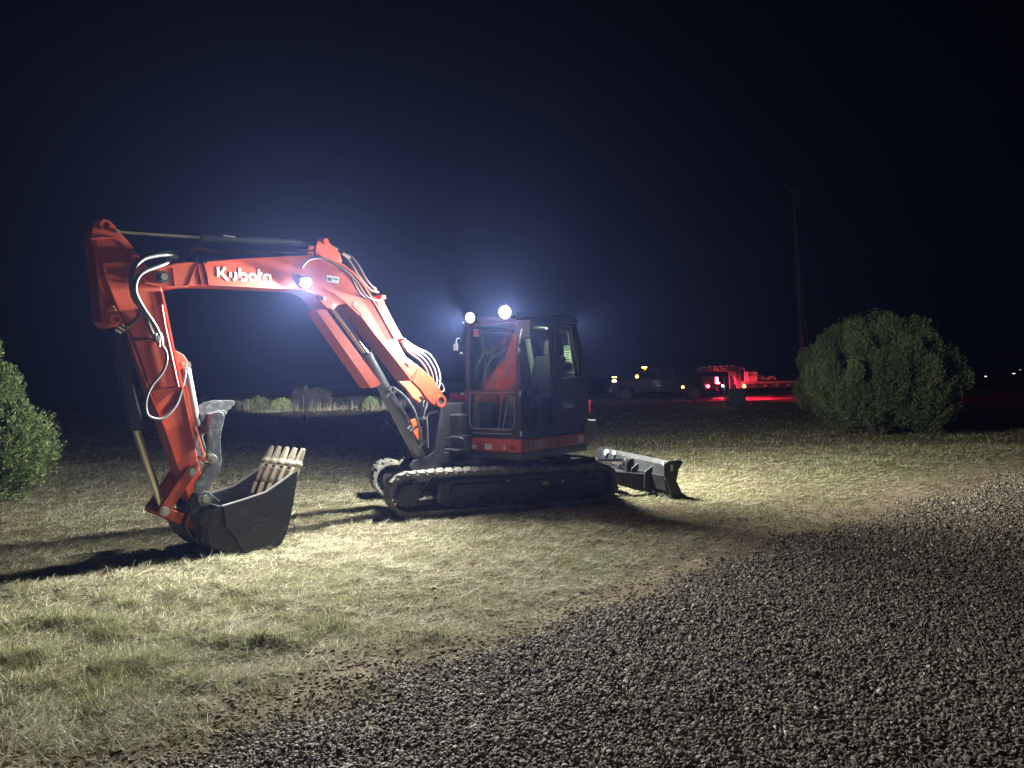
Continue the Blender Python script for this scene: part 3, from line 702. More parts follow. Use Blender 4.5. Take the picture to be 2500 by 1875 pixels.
# seal strips that catch the light round the lower pane, and the divider
sealm = mat('window_seal', (.20, .20, .20), .45)
sq = MB(HM)
W_, H_ = .86, .45
def lopt(u, v, d=-.006):
    Q = [Vector(q) for q in lo]; n_ = (Q[1]-Q[0]).cross(Q[3]-Q[0]).normalized(); return (Q[0]*(1-u)+Q[1]*u)*(1-v)+(Q[3]*(1-u)+Q[2]*u)*v-n_*d
path = [lopt(.105, .93), lopt(.105, .40), lopt(.12, .26), lopt(.20, .20), lopt(.5, .20), lopt(.80, .20), lopt(.88, .26), lopt(.895, .40), lopt(.895, .93)]
sq.tube(path, .009, 6, n=4); sq.build('pane_seal', sealm, CAB)
MB(HM).tube([lopt(.10, .985, -.02), lopt(.90, .985, -.02)], .016, 8).build('windscreen_bar', DARKG, CAB)
MB(HM).tube([lopt(.16, .10), lopt(.84, .10)], .008, 6).build('lower_trim', sealm, CAB)
wp = MB(HM); wp.tube([(XF+.03, YR+.115, 1.52), (XF+.02, YR+.13, 1.85), (XF+.0, YR+.15, 2.2)], .008, 6); wp.tube([(XF+.04, YR+.09, 1.50), (XF+.05, YR+.11, 1.60)], .014, 6); wp.build('wiper', CABBLK, CAB)
hn = MB(HM)
for z in (.93, 1.42, 1.95):
    hn.cyl((XF+.01, YR-.01, z-.012), (XF+.01, YR-.01, z+.012), .018, 10); hn.cyl((XF+.012, YL+.005, z-.03), (XF+.012, YL+.005, z+.03), .012, 10)
hn.build('hinge', FITTING, CAB)
dh = MB(HM); dh.box((.28, YL+.012, 1.40), (.10, .02, .05)); dh.tube([(.30, YL+.03, 1.10), (.30, YL+.045, 1.30), (.30, YL+.03, 1.42)], .010, 8, n=4); dh.build('door_handle', BLACKP, CAB)
MB(HM).box((xB, YL+.002, 1.55), (.008, .006, 1.36)).build('door_seam', RUBDARK, CAB)
# rear right mirror on the left roof corner
mr = MB(HM); mr.tube([(XF+.0, YL, 2.02), (XF+.07, YL+.06, 2.05), (XF+.06, YL+.10, 2.2)], .010, 8, n=4)
mo = mr.build('mirror_arm', FITTING, CAB)
mm = MB(HM); q0 = onF(HFRONT, 1263, 829, XF-.02); q1 = onF(HFRONT, 1300, 779, XF-.02)
mm.box((XF-.02, (q0[0]+q1[0])/2, (q0[1]+q1[1])/2), (.05, abs(q1[0]-q0[0])*.92, abs(q1[1]-q0[1])*.98)); mm.build('mirror', CABBLK, CAB, .02)
mr = MB(HM); mr.tube([(XF-.02, YR-.01, 2.12), (XF+.03, YR-.06, 2.14), (XF+.03, YR-.09, 2.05)], .009, 8, n=4); mr.box((XF+.03, YR-.09, 2.03), (.03, .06, .09)); mr.build('small_mirror', CABBLK, CAB)
MB(HM).box((XF-.045, .16, 2.20), (.006, .09, .09)).build('warning_decal', mat('faded_orange_decal', (.30, .14, .10), .5), CAB)
# interior
st = MB(HM)
st.plan([(-.10, .20), (-.10, .70), (-.60, .70), (-.60, .20)], 1.10, 1.26); st.prism([(-.50, 1.22), (-.62, 1.24), (-.86, 1.88), (-.76, 1.92)], .20, .70)
st.prism([(-.78, 1.90), (-.86, 1.92), (-.92, 2.14), (-.82, 2.14)], .32, .58); st.box((-.35, .45, .98), (.35, .36, .24)); seat = st.build('operator_seat', SEATM, CAB, .04)
cs = MB(HM); cs.box((-.25, .10, 1.18), (.5, .12, .5)); cs.box((-.25, .79, 1.15), (.42, .10, .42)); cs.tube([(-.06, .80, 1.36), (-.02, .80, 1.52)], .02, 8); cs.tube([(-.06, .10, 1.42), (-.02, .10, 1.60)], .02, 8)
cs.box((.20, .06, 1.48), (.05, .16, .20)); cs.build('control_console', BLACKP, CAB, .02)
lv = MB(HM)
for y in (.42, .50): lv.tube([(.30, y, .88), (.26, y, 1.1), (.17, y+(.02 if y > .45 else -.02), 1.44)], .009, 8, n=5)
lv.build('travel_lever', FITTING, CAB)
pd = MB(HM)
for y in (.36, .56): pd.prism([(.20, .90), (.34, .90), (.32, .96), (.22, .98)], y-.05, y+.05)
pd.build('pedal', DARKG, CAB, .01)
ip = MB(HM); ip.prism([(.36, .90), (.30, .90), (.30, 1.30), (.34, 1.40)], YR+.07, YR+.16); ip.build('inner_panel', CABIN, CAB, .01)
rp = MB(HM)
for q in ((c_rl_m, c_rl_t), (c_rr_m, c_rr_t)):
    a, b_ = q; s = -1 if a[1] > .4 else 1
    rp.tube([(a[0]+.06, a[1]+s*.07, a[2]-.02), (b_[0]+.06, b_[1]+s*.07, b_[2]-.05)], .045, 8)
rp.panel(((xB-.03, YL-.075, 1.50), (XB-.0, YL-.075, 1.56), (-.80, YL-.10, ZR-.08), (xB-.03, YL-.10, ZR-.08)), (.26, .10, .80, .90), .02, r=.05); rp.box((-.91, .435, 1.63), (.05, .80, .09)); rp.box((-.30, YR+.055, 2.28), (1.0, .02, .12)); rp.box((-.62, YR+.06, 1.75), (.06, .04, 1.1)); rp.build('inner_trim', CABIN, CAB, .01)
dy_, dz_ = onF(HFRONT, 1392, 866, -.90)
rd = MB(HM); rd.box((-.90, dy_, dz_), (.004, .20, .25)); rd.build('instruction_decal', mat('pale_green_decal', (.55, .60, .42), .6), CAB)
rd = MB(HM)
for k in range(7): rd.box((-.896, dy_+.05, dz_-.10+.033*k), (.003, .05+.015*(k % 3), .010)); rd.box((-.896, dy_-.05, dz_-.10+.033*k), (.003, .04+.02*((k+1) % 3), .014))
rd.build('decal_print', BLACKD, CAB)
MB(HM).box((-.28, .435, ZR-.075), (1.05, .80, .012)).build('headliner', CABIN, CAB)
kk = onF(HF, 1375, 997, YL); kk2 = onF(HF, 1402, 995, YL)
ws = abs(kk2[0]-kk[0])/4.3
word((kk[0], YL+.002, kk[1]), (-ws, 0, 0), (0, 0, ws*1.2), (0, 1, 0), SILVER, 'maker_lettering', CAB, HM, w=.17)
dl = MB(HM); dl.box((.02, YL-.012, .985), (.20, .003, .10)); dlo = dl.build('door_label', DARKG, CAB)
dl = MB(HM)
for (x, z, w_, h_) in ((.11, .975, .04, .05), (-.05, .975, .02, .05), (-.07, .985, .02, .03)): dl.box((x, YL-.009, z), (w_, .003, h_))
dl.build('label_print', SILVER, CAB)
il_ = MB(HM); il_.box((-.80, .435, ZR-.09), (.04, .10, .014)); il_.build('added_cab_lamp', emis('lit_added_cab_lamp', (.80, 1.0, .72), 2), CAB)  # lamp added to brighten the cab lining
_l = bpy.data.lights.new('cab_fill_light', 'AREA'); _l.shape = 'DISK'; _l.size = .06; _l.energy = 4.5; _l.color = (.85, 1.0, .74);  # hidden fill behind the seat, put in to light the inner trim
_o = bpy.data.objects.new('cab_fill_light', _l); sc.collection.objects.link(_o); _o.matrix_world = Matrix.Translation(HM @ Vector((-.52, .45, 2.20))) @ (HM.to_3x3() @ Vector((-1, .35, -.55))).to_track_quat('-Z', 'Y').to_matrix().to_4x4()

# ---- swing post and front end
FT = bp(1076, 979, .16)           # boom foot pin
sp = MB(BM)
sp.prism([(FT[0]-.10, .56), (FT[0]+.10, .56), (FT[0]+.11, .80), (FT[0]+.09, 1.12), (FT[0]+.05, FT[1]+.05), (FT[0]-.06, FT[1]+.05), (FT[0]-.12, 1.0)], -.10, .10)
for s_ in (-.105, .075): sp.prism([(FT[0]+.05, .50), (FT[0]+.42, .52), (FT[0]+.46, .58), (FT[0]+.40, .64), (FT[0]+.16, .68), (FT[0]+.05, .74)], s_, s_+.03)
sp.cyl((FT[0]-.02, 0, .50), (FT[0]-.02, 0, 1.0), .10, 20)
SWP = sp.build('swing_post', BLACKP, EX, .012)
MB(BM).cyl((FT[0], -.19, FT[1]), (FT[0], .145, FT[1]), .046, 24).build('foot_pin', BLACKP, SWP)
gp = MB(BM); gp.tube([(FT[0]+.20, .13, .78), (FT[0]+.205, .13, 1.16), (FT[0]+.16, .13, 1.20), (FT[0]+.02, .13, 1.22)], .014, 8); gp.build('guard_pipe', GREYCYL, SWP)
fs = MB(HM); fs.box((.60, -.02, .70), (.30, .30, .04)); fs.box((.52, .0, .80), (.18, .24, .18)); fs.tube([(.72, -.16, .84), (.70, .05, .87), (.66, .16, .84), (.62, .18, .70)], .016, 8, n=5); fs.build('front_step', BLACKP, EX, .01)
fb_ = MB(HM); fb_.plan([(.60, -.16), (.60, .02), (.40, .02), (.40, -.16)], .74, 1.16); fb_.build('side_box', BLACKP, EX, .02)
# ---- boom
BW = .16
side = [(352, 682), (350, 671), (356, 661), (372, 652), (394, 645), (412, 640), (439, 637), (473, 639), (488, 643), (506, 639.5), (600, 631), (700, 625.5), (767, 623), (802, 629), (840, 645), (867, 665), (890, 692), (908, 722), (922, 745), (940, 775), (966, 826), (990, 870), (1024, 895), (1007, 931), (985, 900), (952, 858), (915, 812), (881, 768), (860, 748), (840, 742), (824, 745), (813, 757), (796, 752), (786, 737), (772, 722), (757, 713), (738, 708), (715, 706), (600, 700), (511, 696), (463, 697), (439, 701), (415, 702), (392, 698), (368, 692)]
BS = bpl(side, BW)
bm_ = MB(BM)
bm_.prism(BS, -BW, BW); BOOM = bm_.build('boom', ORANGE, EX, .010)
foot = [(1007, 931), (1024, 895), (1057, 925), (1076, 953), (1086, 974), (1086, 985), (1078, 993), (1066, 992), (1055, 986), (1041, 971), (1026, 950)]
FB = bpl(foot, BW)
def ear(a, b):
    m = MB(BM); m.prism(FB, a, b); return m
e = ear(BW-.055, BW+.002); e.v = e.v; fo = e.build('foot_ear', ORANGE, BOOM, .006)
ear(-BW-.002, -BW+.055).build('foot_ear', ORANGE, BOOM, .006)
MB(BM).ring((FT[0], BW+.0025, FT[1]), (FT[0], BW+.012, FT[1]), .078, .050).build('foot_boss', ORANGE, BOOM)
MB(BM).cyl((FT[0], BW-.02, FT[1]), (FT[0], BW+.006, FT[1]), .050, 24).build('foot_hole', RUBDARK, BOOM)
def ridge(pts, w_, off, h, par=BOOM, name='weld_ridge', mt=ORANGE):
    P = bpl(pts, off+h); m = MB(BM)
    for a, b_ in zip(P, P[1:]):
        a, b_ = Vector((a[0], 0, a[1])), Vector((b_[0], 0, b_[1])); d = (b_-a); L_ = d.length; d.normalize(); n_ = Vector((-d.z, 0, d.x))*w_/2
        q = [a+n_-d*.004, a-n_-d*.004, b_-n_+d*.004, b_+n_+d*.004]
        m.prism([(v.x, v.z) for v in q], off, off+h)
    return m.build(name, mt, par)
ridge([(1003, 930), (1014, 912), (1025, 897)], .014, BW, .008)
ridge([(500, 643), (508, 668), (512, 695)], .022, BW, .012); ridge([(488, 645), (500, 695)], .05, BW, .006)
ridge([(796, 707), (815, 715), (838, 732), (860, 752), (878, 768)], .014, BW, .008)
ridge([(423, 655), (428, 700)], .010, BW, .005); ridge([(478, 652), (462, 696)], .010, BW, .005)
ridge([(352, 675), (380, 660), (430, 645), (470, 642)], .016, BW, .010); ridge([(355, 690), (400, 700), (460, 699)], .016, BW, .010)
# top and bottom flange lips standing a little proud of the side plate
ridge([(506, 641), (600, 633), (700, 627.5), (767, 625.5), (802, 631), (839, 647), (865, 668), (888, 695), (906, 724), (922, 750), (964, 826)], .018, BW, .014, name='top_flange')
ridge([(511, 694), (600, 698.5), (715, 704)], .016, BW, .012, name='bottom_flange'); ridge([(882, 770), (915, 814), (952, 859), (985, 901), (1005, 929)], .016, BW, .012, name='bottom_flange')
pn = b3(399, 676, BW+.02)
MB(BM).cyl((pn[0], -BW-.02, pn[2]), (pn[0], BW+.045, pn[2]), .030, 20).build('arm_pin', PIN, BOOM, .004)
MB(BM).ring((pn[0], BW, pn[2]), (pn[0], BW+.02, pn[2]), .055, .028).build('pin_boss', BLACKP, BOOM)
# cylinder pin boss under the bend
cp = bpl([(778, 718), (790, 721), (808, 730), (816, 742), (812, 752), (800, 752), (788, 742), (776, 728)], BW+.012); m = MB(BM); m.prism(cp, BW, BW+.014); m.build('cylinder_pin_boss', ORANGE, BOOM, .004)
cpin = b3(789, 729, BW); MB(BM).cyl((cpin[0], -BW-.02, cpin[2]), (cpin[0], BW+.03, cpin[2]), .022, 16).build('cylinder_pin', PIN, BOOM)
# maker's stencil word on the boom side
k0 = b3(531, 684, BW+.001); k1 = b3(662, 688, BW+.001); k2 = b3(529.5, 652, BW+.001)
kx_ = (Vector(k1)-Vector(k0))/4.27; ky_ = Vector(k2)-Vector(k0)
word(k0, kx_, ky_, (0, 1, 0), WHITE, 'maker_lettering', BOOM, BM, w=.19)
def bdecal(pts, m, name, off=BW+.003, par=BOOM, th=.002):
    mb = MB(BM); mb.prism(bpl(pts, off), off-th, off); return mb.build(name, m, par)
dk = bdecal([(798, 671.5), (829, 676.5), (827.5, 693), (797.5, 687.5)], WHITE, 'white_sticker')
bdecal([(800, 677), (810, 678.5), (809.5, 687), (800, 685)], DARKG, 'sticker_print', BW+.005); bdecal([(812, 679), (825, 681), (824.5, 684), (812, 682)], DARKG, 'sticker_print', BW+.005); bdecal([(812, 685), (824, 687), (823.5, 689), (812, 687)], SILVER, 'sticker_print', BW+.005)
bdecal([(867, 737), (873, 741), (870, 747.5), (864, 743)], WHITE, 'white_sticker')
dk = bdecal([(993, 878), (1002, 887), (1000, 896), (990, 885)], SILVER, 'warning_sticker'); bdecal([(994, 884), (1000, 890), (999, 893), (992, 886)], BLACKD, 'sticker_print', BW+.005)
# lug for the arm cylinder on top of the bend
lg = bpl([(768, 626), (770, 605), (774, 588), (783, 581), (794, 583), (810, 597), (830, 618), (836, 640), (800, 632)], .10)
m = MB(BM); m.prism(lg, .06, .10); m.prism(lg, -.10, -.06); m.build('arm_cylinder_bracket', ORANGE, BOOM, .008)
ac = b3(782, 593, 0); MB(BM).cyl((ac[0], -.12, ac[2]), (ac[0], .12, ac[2]), .035, 20).build('arm_cylinder_pin', ORANGE, BOOM)

# ---- arm
AW = .115
arm = [(222, 583), (222, 566), (228, 548), (238, 538), (254, 534), (268, 538), (281, 551), (292, 566), (306, 580), (325, 603), (342, 625), (360, 648), (385, 668), (396, 706), (407, 760), (424, 842), (437, 898), (455, 975), (470, 1050), (484, 1125), (494, 1170), (512, 1208), (510, 1230), (497, 1242), (480, 1240), (462, 1222), (442, 1165), (424, 1105), (405, 1049), (384, 995), (366, 945), (350, 895), (330, 840), (315, 805), (300, 798), (282, 800), (262, 799), (248, 786), (243, 750), (240, 700), (232, 640)]
AR = bpl(arm, AW); m = MB(BM); m.prism(AR, -AW, AW); ARM = m.build('arm', ORANGE, EX, .010)
def aridge(pts, w_=.014, h=.008): return ridge(pts, w_, AW, h, ARM)
aridge([(222, 584), (245, 580), (282, 581), (298, 590), (312, 606), (326, 632), (336, 660)], .016, .014)
aridge([(237, 588), (247, 630), (262, 680), (300, 775), (325, 850), (345, 905), (366, 958), (405, 1046), (440, 1150)], .016, .010)
aridge([(396, 712), (407, 765), (424, 850), (437, 905), (455, 985), (478, 1095)], .02, .012)
lp = bpl([(262, 790), (258, 765), (264, 748), (276, 745), (286, 757), (294, 785), (288, 797), (272, 799)], AW+.012); m = MB(BM); m.prism(lp, AW, AW+.012); m.build('cylinder_boss', ORANGE, ARM, .004)
q = b3(280, 780, AW); MB(BM).ring((q[0], AW+.0125, q[2]), (q[0], AW+.03, q[2]), .045, .028).build('pin_ring', ORANGE, ARM); MB(BM).cyl((q[0], -AW-.03, q[2]), (q[0], AW+.02, q[2]), .03, 18).build('cylinder_pin', ORANGE, ARM)
q = b3(273, 753, AW); MB(BM).cyl((q[0], AW, q[2]), (q[0], AW+.03, q[2]), .014, 10).build('bolt', PIN, ARM)
q = b3(258, 550, AW); MB(BM).ring((q[0], AW, q[2]), (q[0], AW+.01, q[2]), .05, .03).build('pin_ring', ORANGE, ARM); q = b3(286, 565, AW); MB(BM).cyl((q[0], AW, q[2]), (q[0], AW+.03, q[2]), .016, 10).build('bolt', PIN, ARM)
# thumb cylinder bracket on the arm's inner side
tb_ = bpl([(428, 855), (448, 866), (458, 880), (456, 896), (444, 905), (434, 903)], .07); m = MB(BM); m.prism(tb_, .04, .07); m.prism(tb_, -.07, -.04); m.build('thumb_cylinder_bracket', ORANGE, ARM, .006)
q = b3(446, 888, .07); MB(BM).cyl((q[0], -.09, q[2]), (q[0], .085, q[2]), .018, 14).build('bracket_pin', PIN, ARM)
# steel pipe down the arm's side
pp = MB(BM); pp.tube([b3(393, 745, AW+.03), b3(402, 800, AW+.03), b3(418, 872, AW+.03), b3(434, 945, AW+.03)], .017, 8); pp.build('arm_pipe', ORANGE, ARM)
cl = MB(BM)
for (a, b_) in (((325, 834), (395, 826)), ((370, 957), (434, 943))):
    p, q = b3(*a, AW+.012), b3(*b_, AW+.012); cl.tube([p, q], .014, 6)
cl.build('hose_bracket', ORANGE, ARM)
ft_ = MB(BM)
for (x, y) in ((380, 822), (385, 828), (391, 822), (388, 838), (395, 833)): p = b3(x, y, AW+.05); ft_.cyl((p[0], p[1], p[2]-.03), (p[0], p[1], p[2]+.03), .016, 8)
ft_.build('hose_fitting', FITTING, ARM)

# ---- cylinders on the arm side
def two(p, q, o1=0, o2=None): return b3(*p, o1), b3(*q, o1 if o2 is None else o2)
def cylinder(name, a, m_, b_, r1, r2, mt, par=EX, barrel_first=True, rodmat=None):
    """barrel a..m_, rod m_..b_"""
    m = MB(BM); m.tube([a, m_], r1, 24); m.tube([Vector(m_)-(Vector(m_)-Vector(a)).normalized()*.06, m_], r1*1.08, 24)
    m.cyl((a[0], a[1]-.06, a[2]), (a[0], a[1]+.06, a[2]), r1*.8, 18)
    c = m.build(name, mt, par, .003)
    m = MB(BM); m.tube([m_, b_], r2, 20); m.build('cylinder_rod', rodmat or CHROME, c)
    m = MB(BM); m.cyl((b_[0], b_[1]-.05, b_[2]), (b_[0], b_[1]+.05, b_[2]), r2*1.7, 18); m.build('rod_eye', mt, c, .003)
    return c
ACY = cylinder('arm_cylinder', b3(782, 593, 0), b3(489, 577, 0), b3(268, 562, 0), .046, .026, BLACKP)
m = MB(BM); p = b3(560, 577, .06); m.box(p, (.12, .004, .015)); m.build('cylinder_sticker', SILVER, ACY)
BCY = cylinder('bucket_cylinder', b3(280, 782, 0), b3(333, 1050, 0), b3(398, 1243, 0), .066, .034, BLACKP, rodmat=mat('dusty_chrome_rod', (.72, .66, .50), .28, metal=.9))
m = MB(BM); a_, b2_ = b3(320, 935, .068), b3(343, 1030, .068)
m.add([(a_[0]-.012, .064, a_[2]), (a_[0]-.03, .060, a_[2]-.15), (b2_[0]-.02, .060, b2_[2]), (b2_[0]-.0, .064, b2_[2]+.12)], [(0, 1, 2, 3)]); m.build('cylinder_sticker', SILVER, BCY)
# boom cylinder with its orange guard
c0, c1, c2 = b3(1022, 1110, 0), b3(893, 862, 0), b3(797, 728, 0)
BMC = cylinder('boom_cylinder', c0, c1, c2, .074, .042, GREYCYL)
d_ = (Vector(c2)-Vector(c1)).normalized(); n_ = Vector((d_.z, 0, -d_.x))
g = MB(BM)
ga = bpl([(779, 757), (787, 753), (926, 941), (912, 947)], .10)
g.prism(ga, .085, .10); g.prism(bpl([(772, 757), (779, 757), (912, 947), (905, 947)], .10), -.11, .10)
g.prism(bpl([(787, 753), (795, 751), (932, 936), (926, 941)], .10), .06, .085)
g.build('cylinder_guard', ORANGE, BMC, .004)
fp = MB(BM)
fp.tube([b3(950, 950, .08), b3(965, 975, .10), b3(990, 1010, .09), b3(1005, 1040, .08), b3(1012, 1075, .09), b3(1030, 1100, .09)], .014, 8, n=5)
fp.tube([b3(958, 945, .08), b3(985, 965, .12), b3(1010, 1000, .12), b3(1022, 1040, .11), b3(1033, 1080, .10)], .016, 8, n=5)
fp.build('cylinder_pipe', GREYCYL, BMC)
ff = MB(BM)
for (x, y) in ((952, 948), (962, 958), (948, 964), (998, 1043), (1005, 1048), (1014, 1045), (1029, 1083), (1034, 1080), (1027, 1088)):
    p = b3(x, y, .10); ff.cyl((p[0]-.02, p[1], p[2]+.02), (p[0]+.02, p[1], p[2]-.02), .018, 8)
ff.build('pipe_fitting', FITTING, BMC)

# ---- bucket linkage
def plink(p, q, w1, w2, a, b_, mt, name, par=EX, seg=10):
    P, Q = Vector((p[0], p[2])), Vector((q[0], q[2])); d = (Q-P).normalized(); ang = math.atan2(d.y, d.x); pts = []
    for k in range(seg+1): t = ang+math.pi/2+math.pi*k/seg; pts.append((P.x+w1*math.cos(t), P.y+w1*math.sin(t)))
    for k in range(seg+1): t = ang-math.pi/2+math.pi*k/seg; pts.append((Q.x+w2*math.cos(t), Q.y+w2*math.sin(t)))
    m = MB(BM); m.prism(pts, a, b_); return m.build(name, mt, par, .006)
K1 = b3(466, 1150, .15); K2 = b3(399, 1248, .15); K3 = b3(496, 1288, .15); K0 = b3(493, 1216, .15)
for s in (1, -1):
    a, b_ = sorted((s*.125, s*.165)); plink(K1, K2, .055, .050, a, b_, ORANGE, 'arm_link')
    a, b_ = sorted((s*.06, s*.115)); plink(K2, K3, .045, .055, a, b_, ORANGE, 'bucket_link')
for K, nm in ((K1, 'link_pin'), (K2, 'link_pin')):
    m = MB(BM); m.cyl((K[0], -.19, K[2]), (K[0], .20, K[2]), .030, 20); m.ring((K[0], .165, K[2]), (K[0], .185, K[2]), .045, .03); m.build(nm, PIN, EX, .003)

# ---- bucket
RIMM = mat('highlight_rim_steel', (.30, .30, .29), .42, metal=.5, var=.3, vscale=30)  # wear strip, its colour lightened to carry the highlight along the rim
KW = .36
rim = bpl([(545, 1237), (600, 1220), (650, 1203), (690, 1175), (725, 1149)], KW)
low = bpl([(719, 1207), (708, 1268), (699, 1303), (684, 1330), (655, 1346), (610, 1352), (570, 1349), (530, 1341)], KW)
back = bpl([(515, 1334), (509, 1310), (510, 1278), (524, 1246)], KW)
prof = rim+low
ctr = Vector((np.mean([p[0] for p in rim+low+back]), np.mean([p[1] for p in rim+low+back])))
outer = [rim[-1]]+low+back
def inset(P, d):
    out = []
    for i, p in enumerate(P):
        a = Vector(P[max(i-1, 0)]); b_ = Vector(P[min(i+1, len(P)-1)]); t = (b_-a).normalized(); n1 = Vector((-t.y, t.x))
        if n1.dot(ctr-Vector(p)) < 0: n1 = -n1
        out.append(tuple(Vector(p)+n1*d))
    return out
inn = inset(outer, .022)
SW = .325
sh = MB(BM); n = len(outer); vs = []
for y in (-SW, SW): vs += [(u, y, z) for u, z in outer]+[(u, y, z) for u, z in inn]
fs_ = []
for i in range(n-1): fs_ += [(i, i+1, 2*n+i+1, 2*n+i), (n+i, 3*n+i, 3*n+i+1, n+i+1), (i, n+i, n+i+1, i+1), (2*n+i, 2*n+i+1, 3*n+i+1, 3*n+i)]
fs_ += [(0, 2*n, 3*n, n), (n-1, 2*n-1, 4*n-1, 3*n-1)]
sh.add(vs, fs_); BK = sh.build('bucket', SCOUR, EX)
rim2 = [(p[0], p[1]-.004) for p in rim]; sidep = rim2+low+back
cheek = bpl([(545, 1237), (600, 1220), (650, 1203), (690, 1175), (722, 1150), (727, 1152), (719, 1207), (708, 1268), (699, 1303), (684, 1331), (655, 1347), (610, 1353), (592, 1346), (582, 1330), (574, 1314), (562, 1299), (551, 1288)], KW)
for s in (1, -1):
    a, b_ = sorted((s*(SW+.001), s*(SW+.018))); m = MB(BM); m.prism(sidep, a, b_); m.build('side_plate', STEEL, BK, .003)
    a, b_ = sorted((s*(SW+.0185), s*(KW+.01))); m = MB(BM); m.prism(cheek, a, b_); m.build('cheek_plate', STEEL, BK, .005)
    m = MB(BM)
    for p, q in zip(rim, rim[1:]):
        P, Q = Vector((p[0], 0, p[1])), Vector((q[0], 0, q[1])); dd = (Q-P).normalized(); nn = Vector((-dd.z, 0, dd.x))
        if nn.z < 0: nn = -nn
        m.prism([(v.x, v.z) for v in (P-dd*.004, Q+dd*.004, Q+nn*.010+dd*.004, P+nn*.010-dd*.004)], *sorted((s*(SW+.0), s*(KW+.012))))
    m.build('rim_strip', RIMM, BK)
# weld bead and scrape across the near cheek
ridge([(606, 1293), (640, 1268), (672, 1252), (712, 1245)], .010, KW+.01, .006, BK, 'weld_bead', STEEL)
m = MB(BM); e1 = Vector(rim[-1]); e0 = Vector(low[0]); dd = (e1-e0).normalized(); nn = Vector((dd.y, -dd.x))
if nn.x < 0: nn = -nn
lipb = e0+(e1-e0)*.15
m.prism([tuple(v) for v in (lipb-nn*.012, e1-nn*.012+dd*.03, e1+nn*.014+dd*.03, lipb+nn*.014)], -SW, SW)
m.build('cutting_edge', STEEL, BK, .004)
tdir = Vector((Vector(bp(742, 1100, KW))-Vector(bp(722, 1152, KW)))).normalized(); tn = Vector((-tdir.y, tdir.x))
if tn.x < 0: tn = -tn
for k in range(5):
    y = KW-.035-(2*KW-.07)*k/4; b0 = e1+dd*.0; 
    ad = MB(BM)
    def tp(a, c): v = b0+tdir*a+tn*c; return (v.x, v.y)
    # adapter straddling the lip, long leg inside the bucket
    wv = .036
    ad.prism([tp(.07, -.022), tp(.07, .024), tp(.0, .038), tp(-.13, .040), tp(-.17, .030), tp(-.17, .014), tp(-.02, .010), tp(-.02, -.016), tp(-.12, -.024), tp(-.12, -.036), tp(.0, -.032)], y-wv, y+wv)
    ad.prism([tp(-.182, .040), tp(-.182, .014), tp(-.31, .014), tp(-.31, .036)], y-wv*.95, y+wv*.95)
    ad.build('tooth_adapter', TOOTH, BK, .006)
    t = MB(BM)
    def lv_(a, hw_, c0_, c1_): return [(*tp(a, c0_),), (*tp(a, c1_),)], hw_
    L0 = [(.045, .040, -.040, .042), (.070, .040, -.038, .040), (.10, .029, -.026, .028), (.17, .026, -.022, .023), (.235, .022, -.016, .017)]
    vs = []
    for a, hw_, c0_, c1_ in L0:
        u0, z0 = tp(a, c0_); u1, z1 = tp(a, c1_); vs += [(u0, y-hw_, z0), (u0, y+hw_, z0), (u1, y+hw_, z1), (u1, y-hw_, z1)]
    fq = [(0, 1, 2, 3), tuple(range(len(vs)-4, len(vs)))[::-1]]
    for i in range(len(L0)-1):
        for j in range(4): fq.append((i*4+j, i*4+(j+1) % 4, (i+1)*4+(j+1) % 4, (i+1)*4+j))
    t.add(vs, fq); t.build('tooth', TOOTH, BK, .006)
# pale edge plates between the teeth inside the lip
m = MB(BM); il = e1+(e0-e1)*.02
m.prism([tuple(v) for v in (e1+nn*.016, e1+nn*.034, e1-dd*.30+nn*.034, e1-dd*.30+nn*.016)], -SW+.004, SW-.004); m.build('lip_liner', TOOTH, BK, .003)
# the narrow rear of the shell between the ears
ob = bpl([(534, 1343), (495, 1335), (466, 1314), (450, 1284), (462, 1250)], .20); ib = inset(ob, .02); n2 = len(ob); vs = []
for y in (-.20, .20): vs += [(u, y, z) for u, z in ob]+[(u, y, z) for u, z in ib]
fs2 = []
for i in range(n2-1): fs2 += [(i, i+1, 2*n2+i+1, 2*n2+i), (n2+i, 3*n2+i, 3*n2+i+1, n2+i+1), (i, n2+i, n2+i+1, i+1), (2*n2+i, 2*n2+i+1, 3*n2+i+1, 3*n2+i)]
fs2 += [(0, 2*n2, 3*n2, n2), (n2-1, 2*n2-1, 4*n2-1, 3*n2-1)]
m = MB(BM); m.add(vs, fs2); m.build('rear_shell', STEEL, BK)
# ears
earp = [(461, 1228), (469, 1207), (482, 1197), (507, 1199), (520, 1209), (539, 1224), (530, 1236), (532, 1290), (536, 1342), (497, 1334), (478, 1322), (474, 1290), (468, 1258)]
for s in (1, -1):
    a, b_ = sorted((s*.14, s*.17)); m = MB(BM); m.prism(bpl(earp, .17), a, b_); m.build('bucket_ear', STEEL, BK, .006)
m = MB(BM); m.prism(bpl([(530, 1234), (546, 1236), (552, 1262), (556, 1286), (540, 1280), (534, 1256)], KW), -SW-.017, SW+.017); m.build('top_beam', STEEL, BK, .006)
for K, r in ((K3, .048), ):
    m = MB(BM); m.ring((K[0], .17, K[2]), (K[0], .215, K[2]), r, .03); m.cyl((K[0], -.2, K[2]), (K[0], .20, K[2]), .032); m.build('ear_pin', STEEL, BK, .004)
q = b3(492, 1315, .17); MB(BM).cyl((q[0], .17, q[2]), (q[0], .20, q[2]), .020, 12).build('ear_bolt', PIN, BK)
m = MB(BM); m.prism(bpl([(440, 1236), (458, 1228), (462, 1235), (444, 1246)], .0), -.09, .09); m.build('ear_brace', THUMBM, BK, .004)

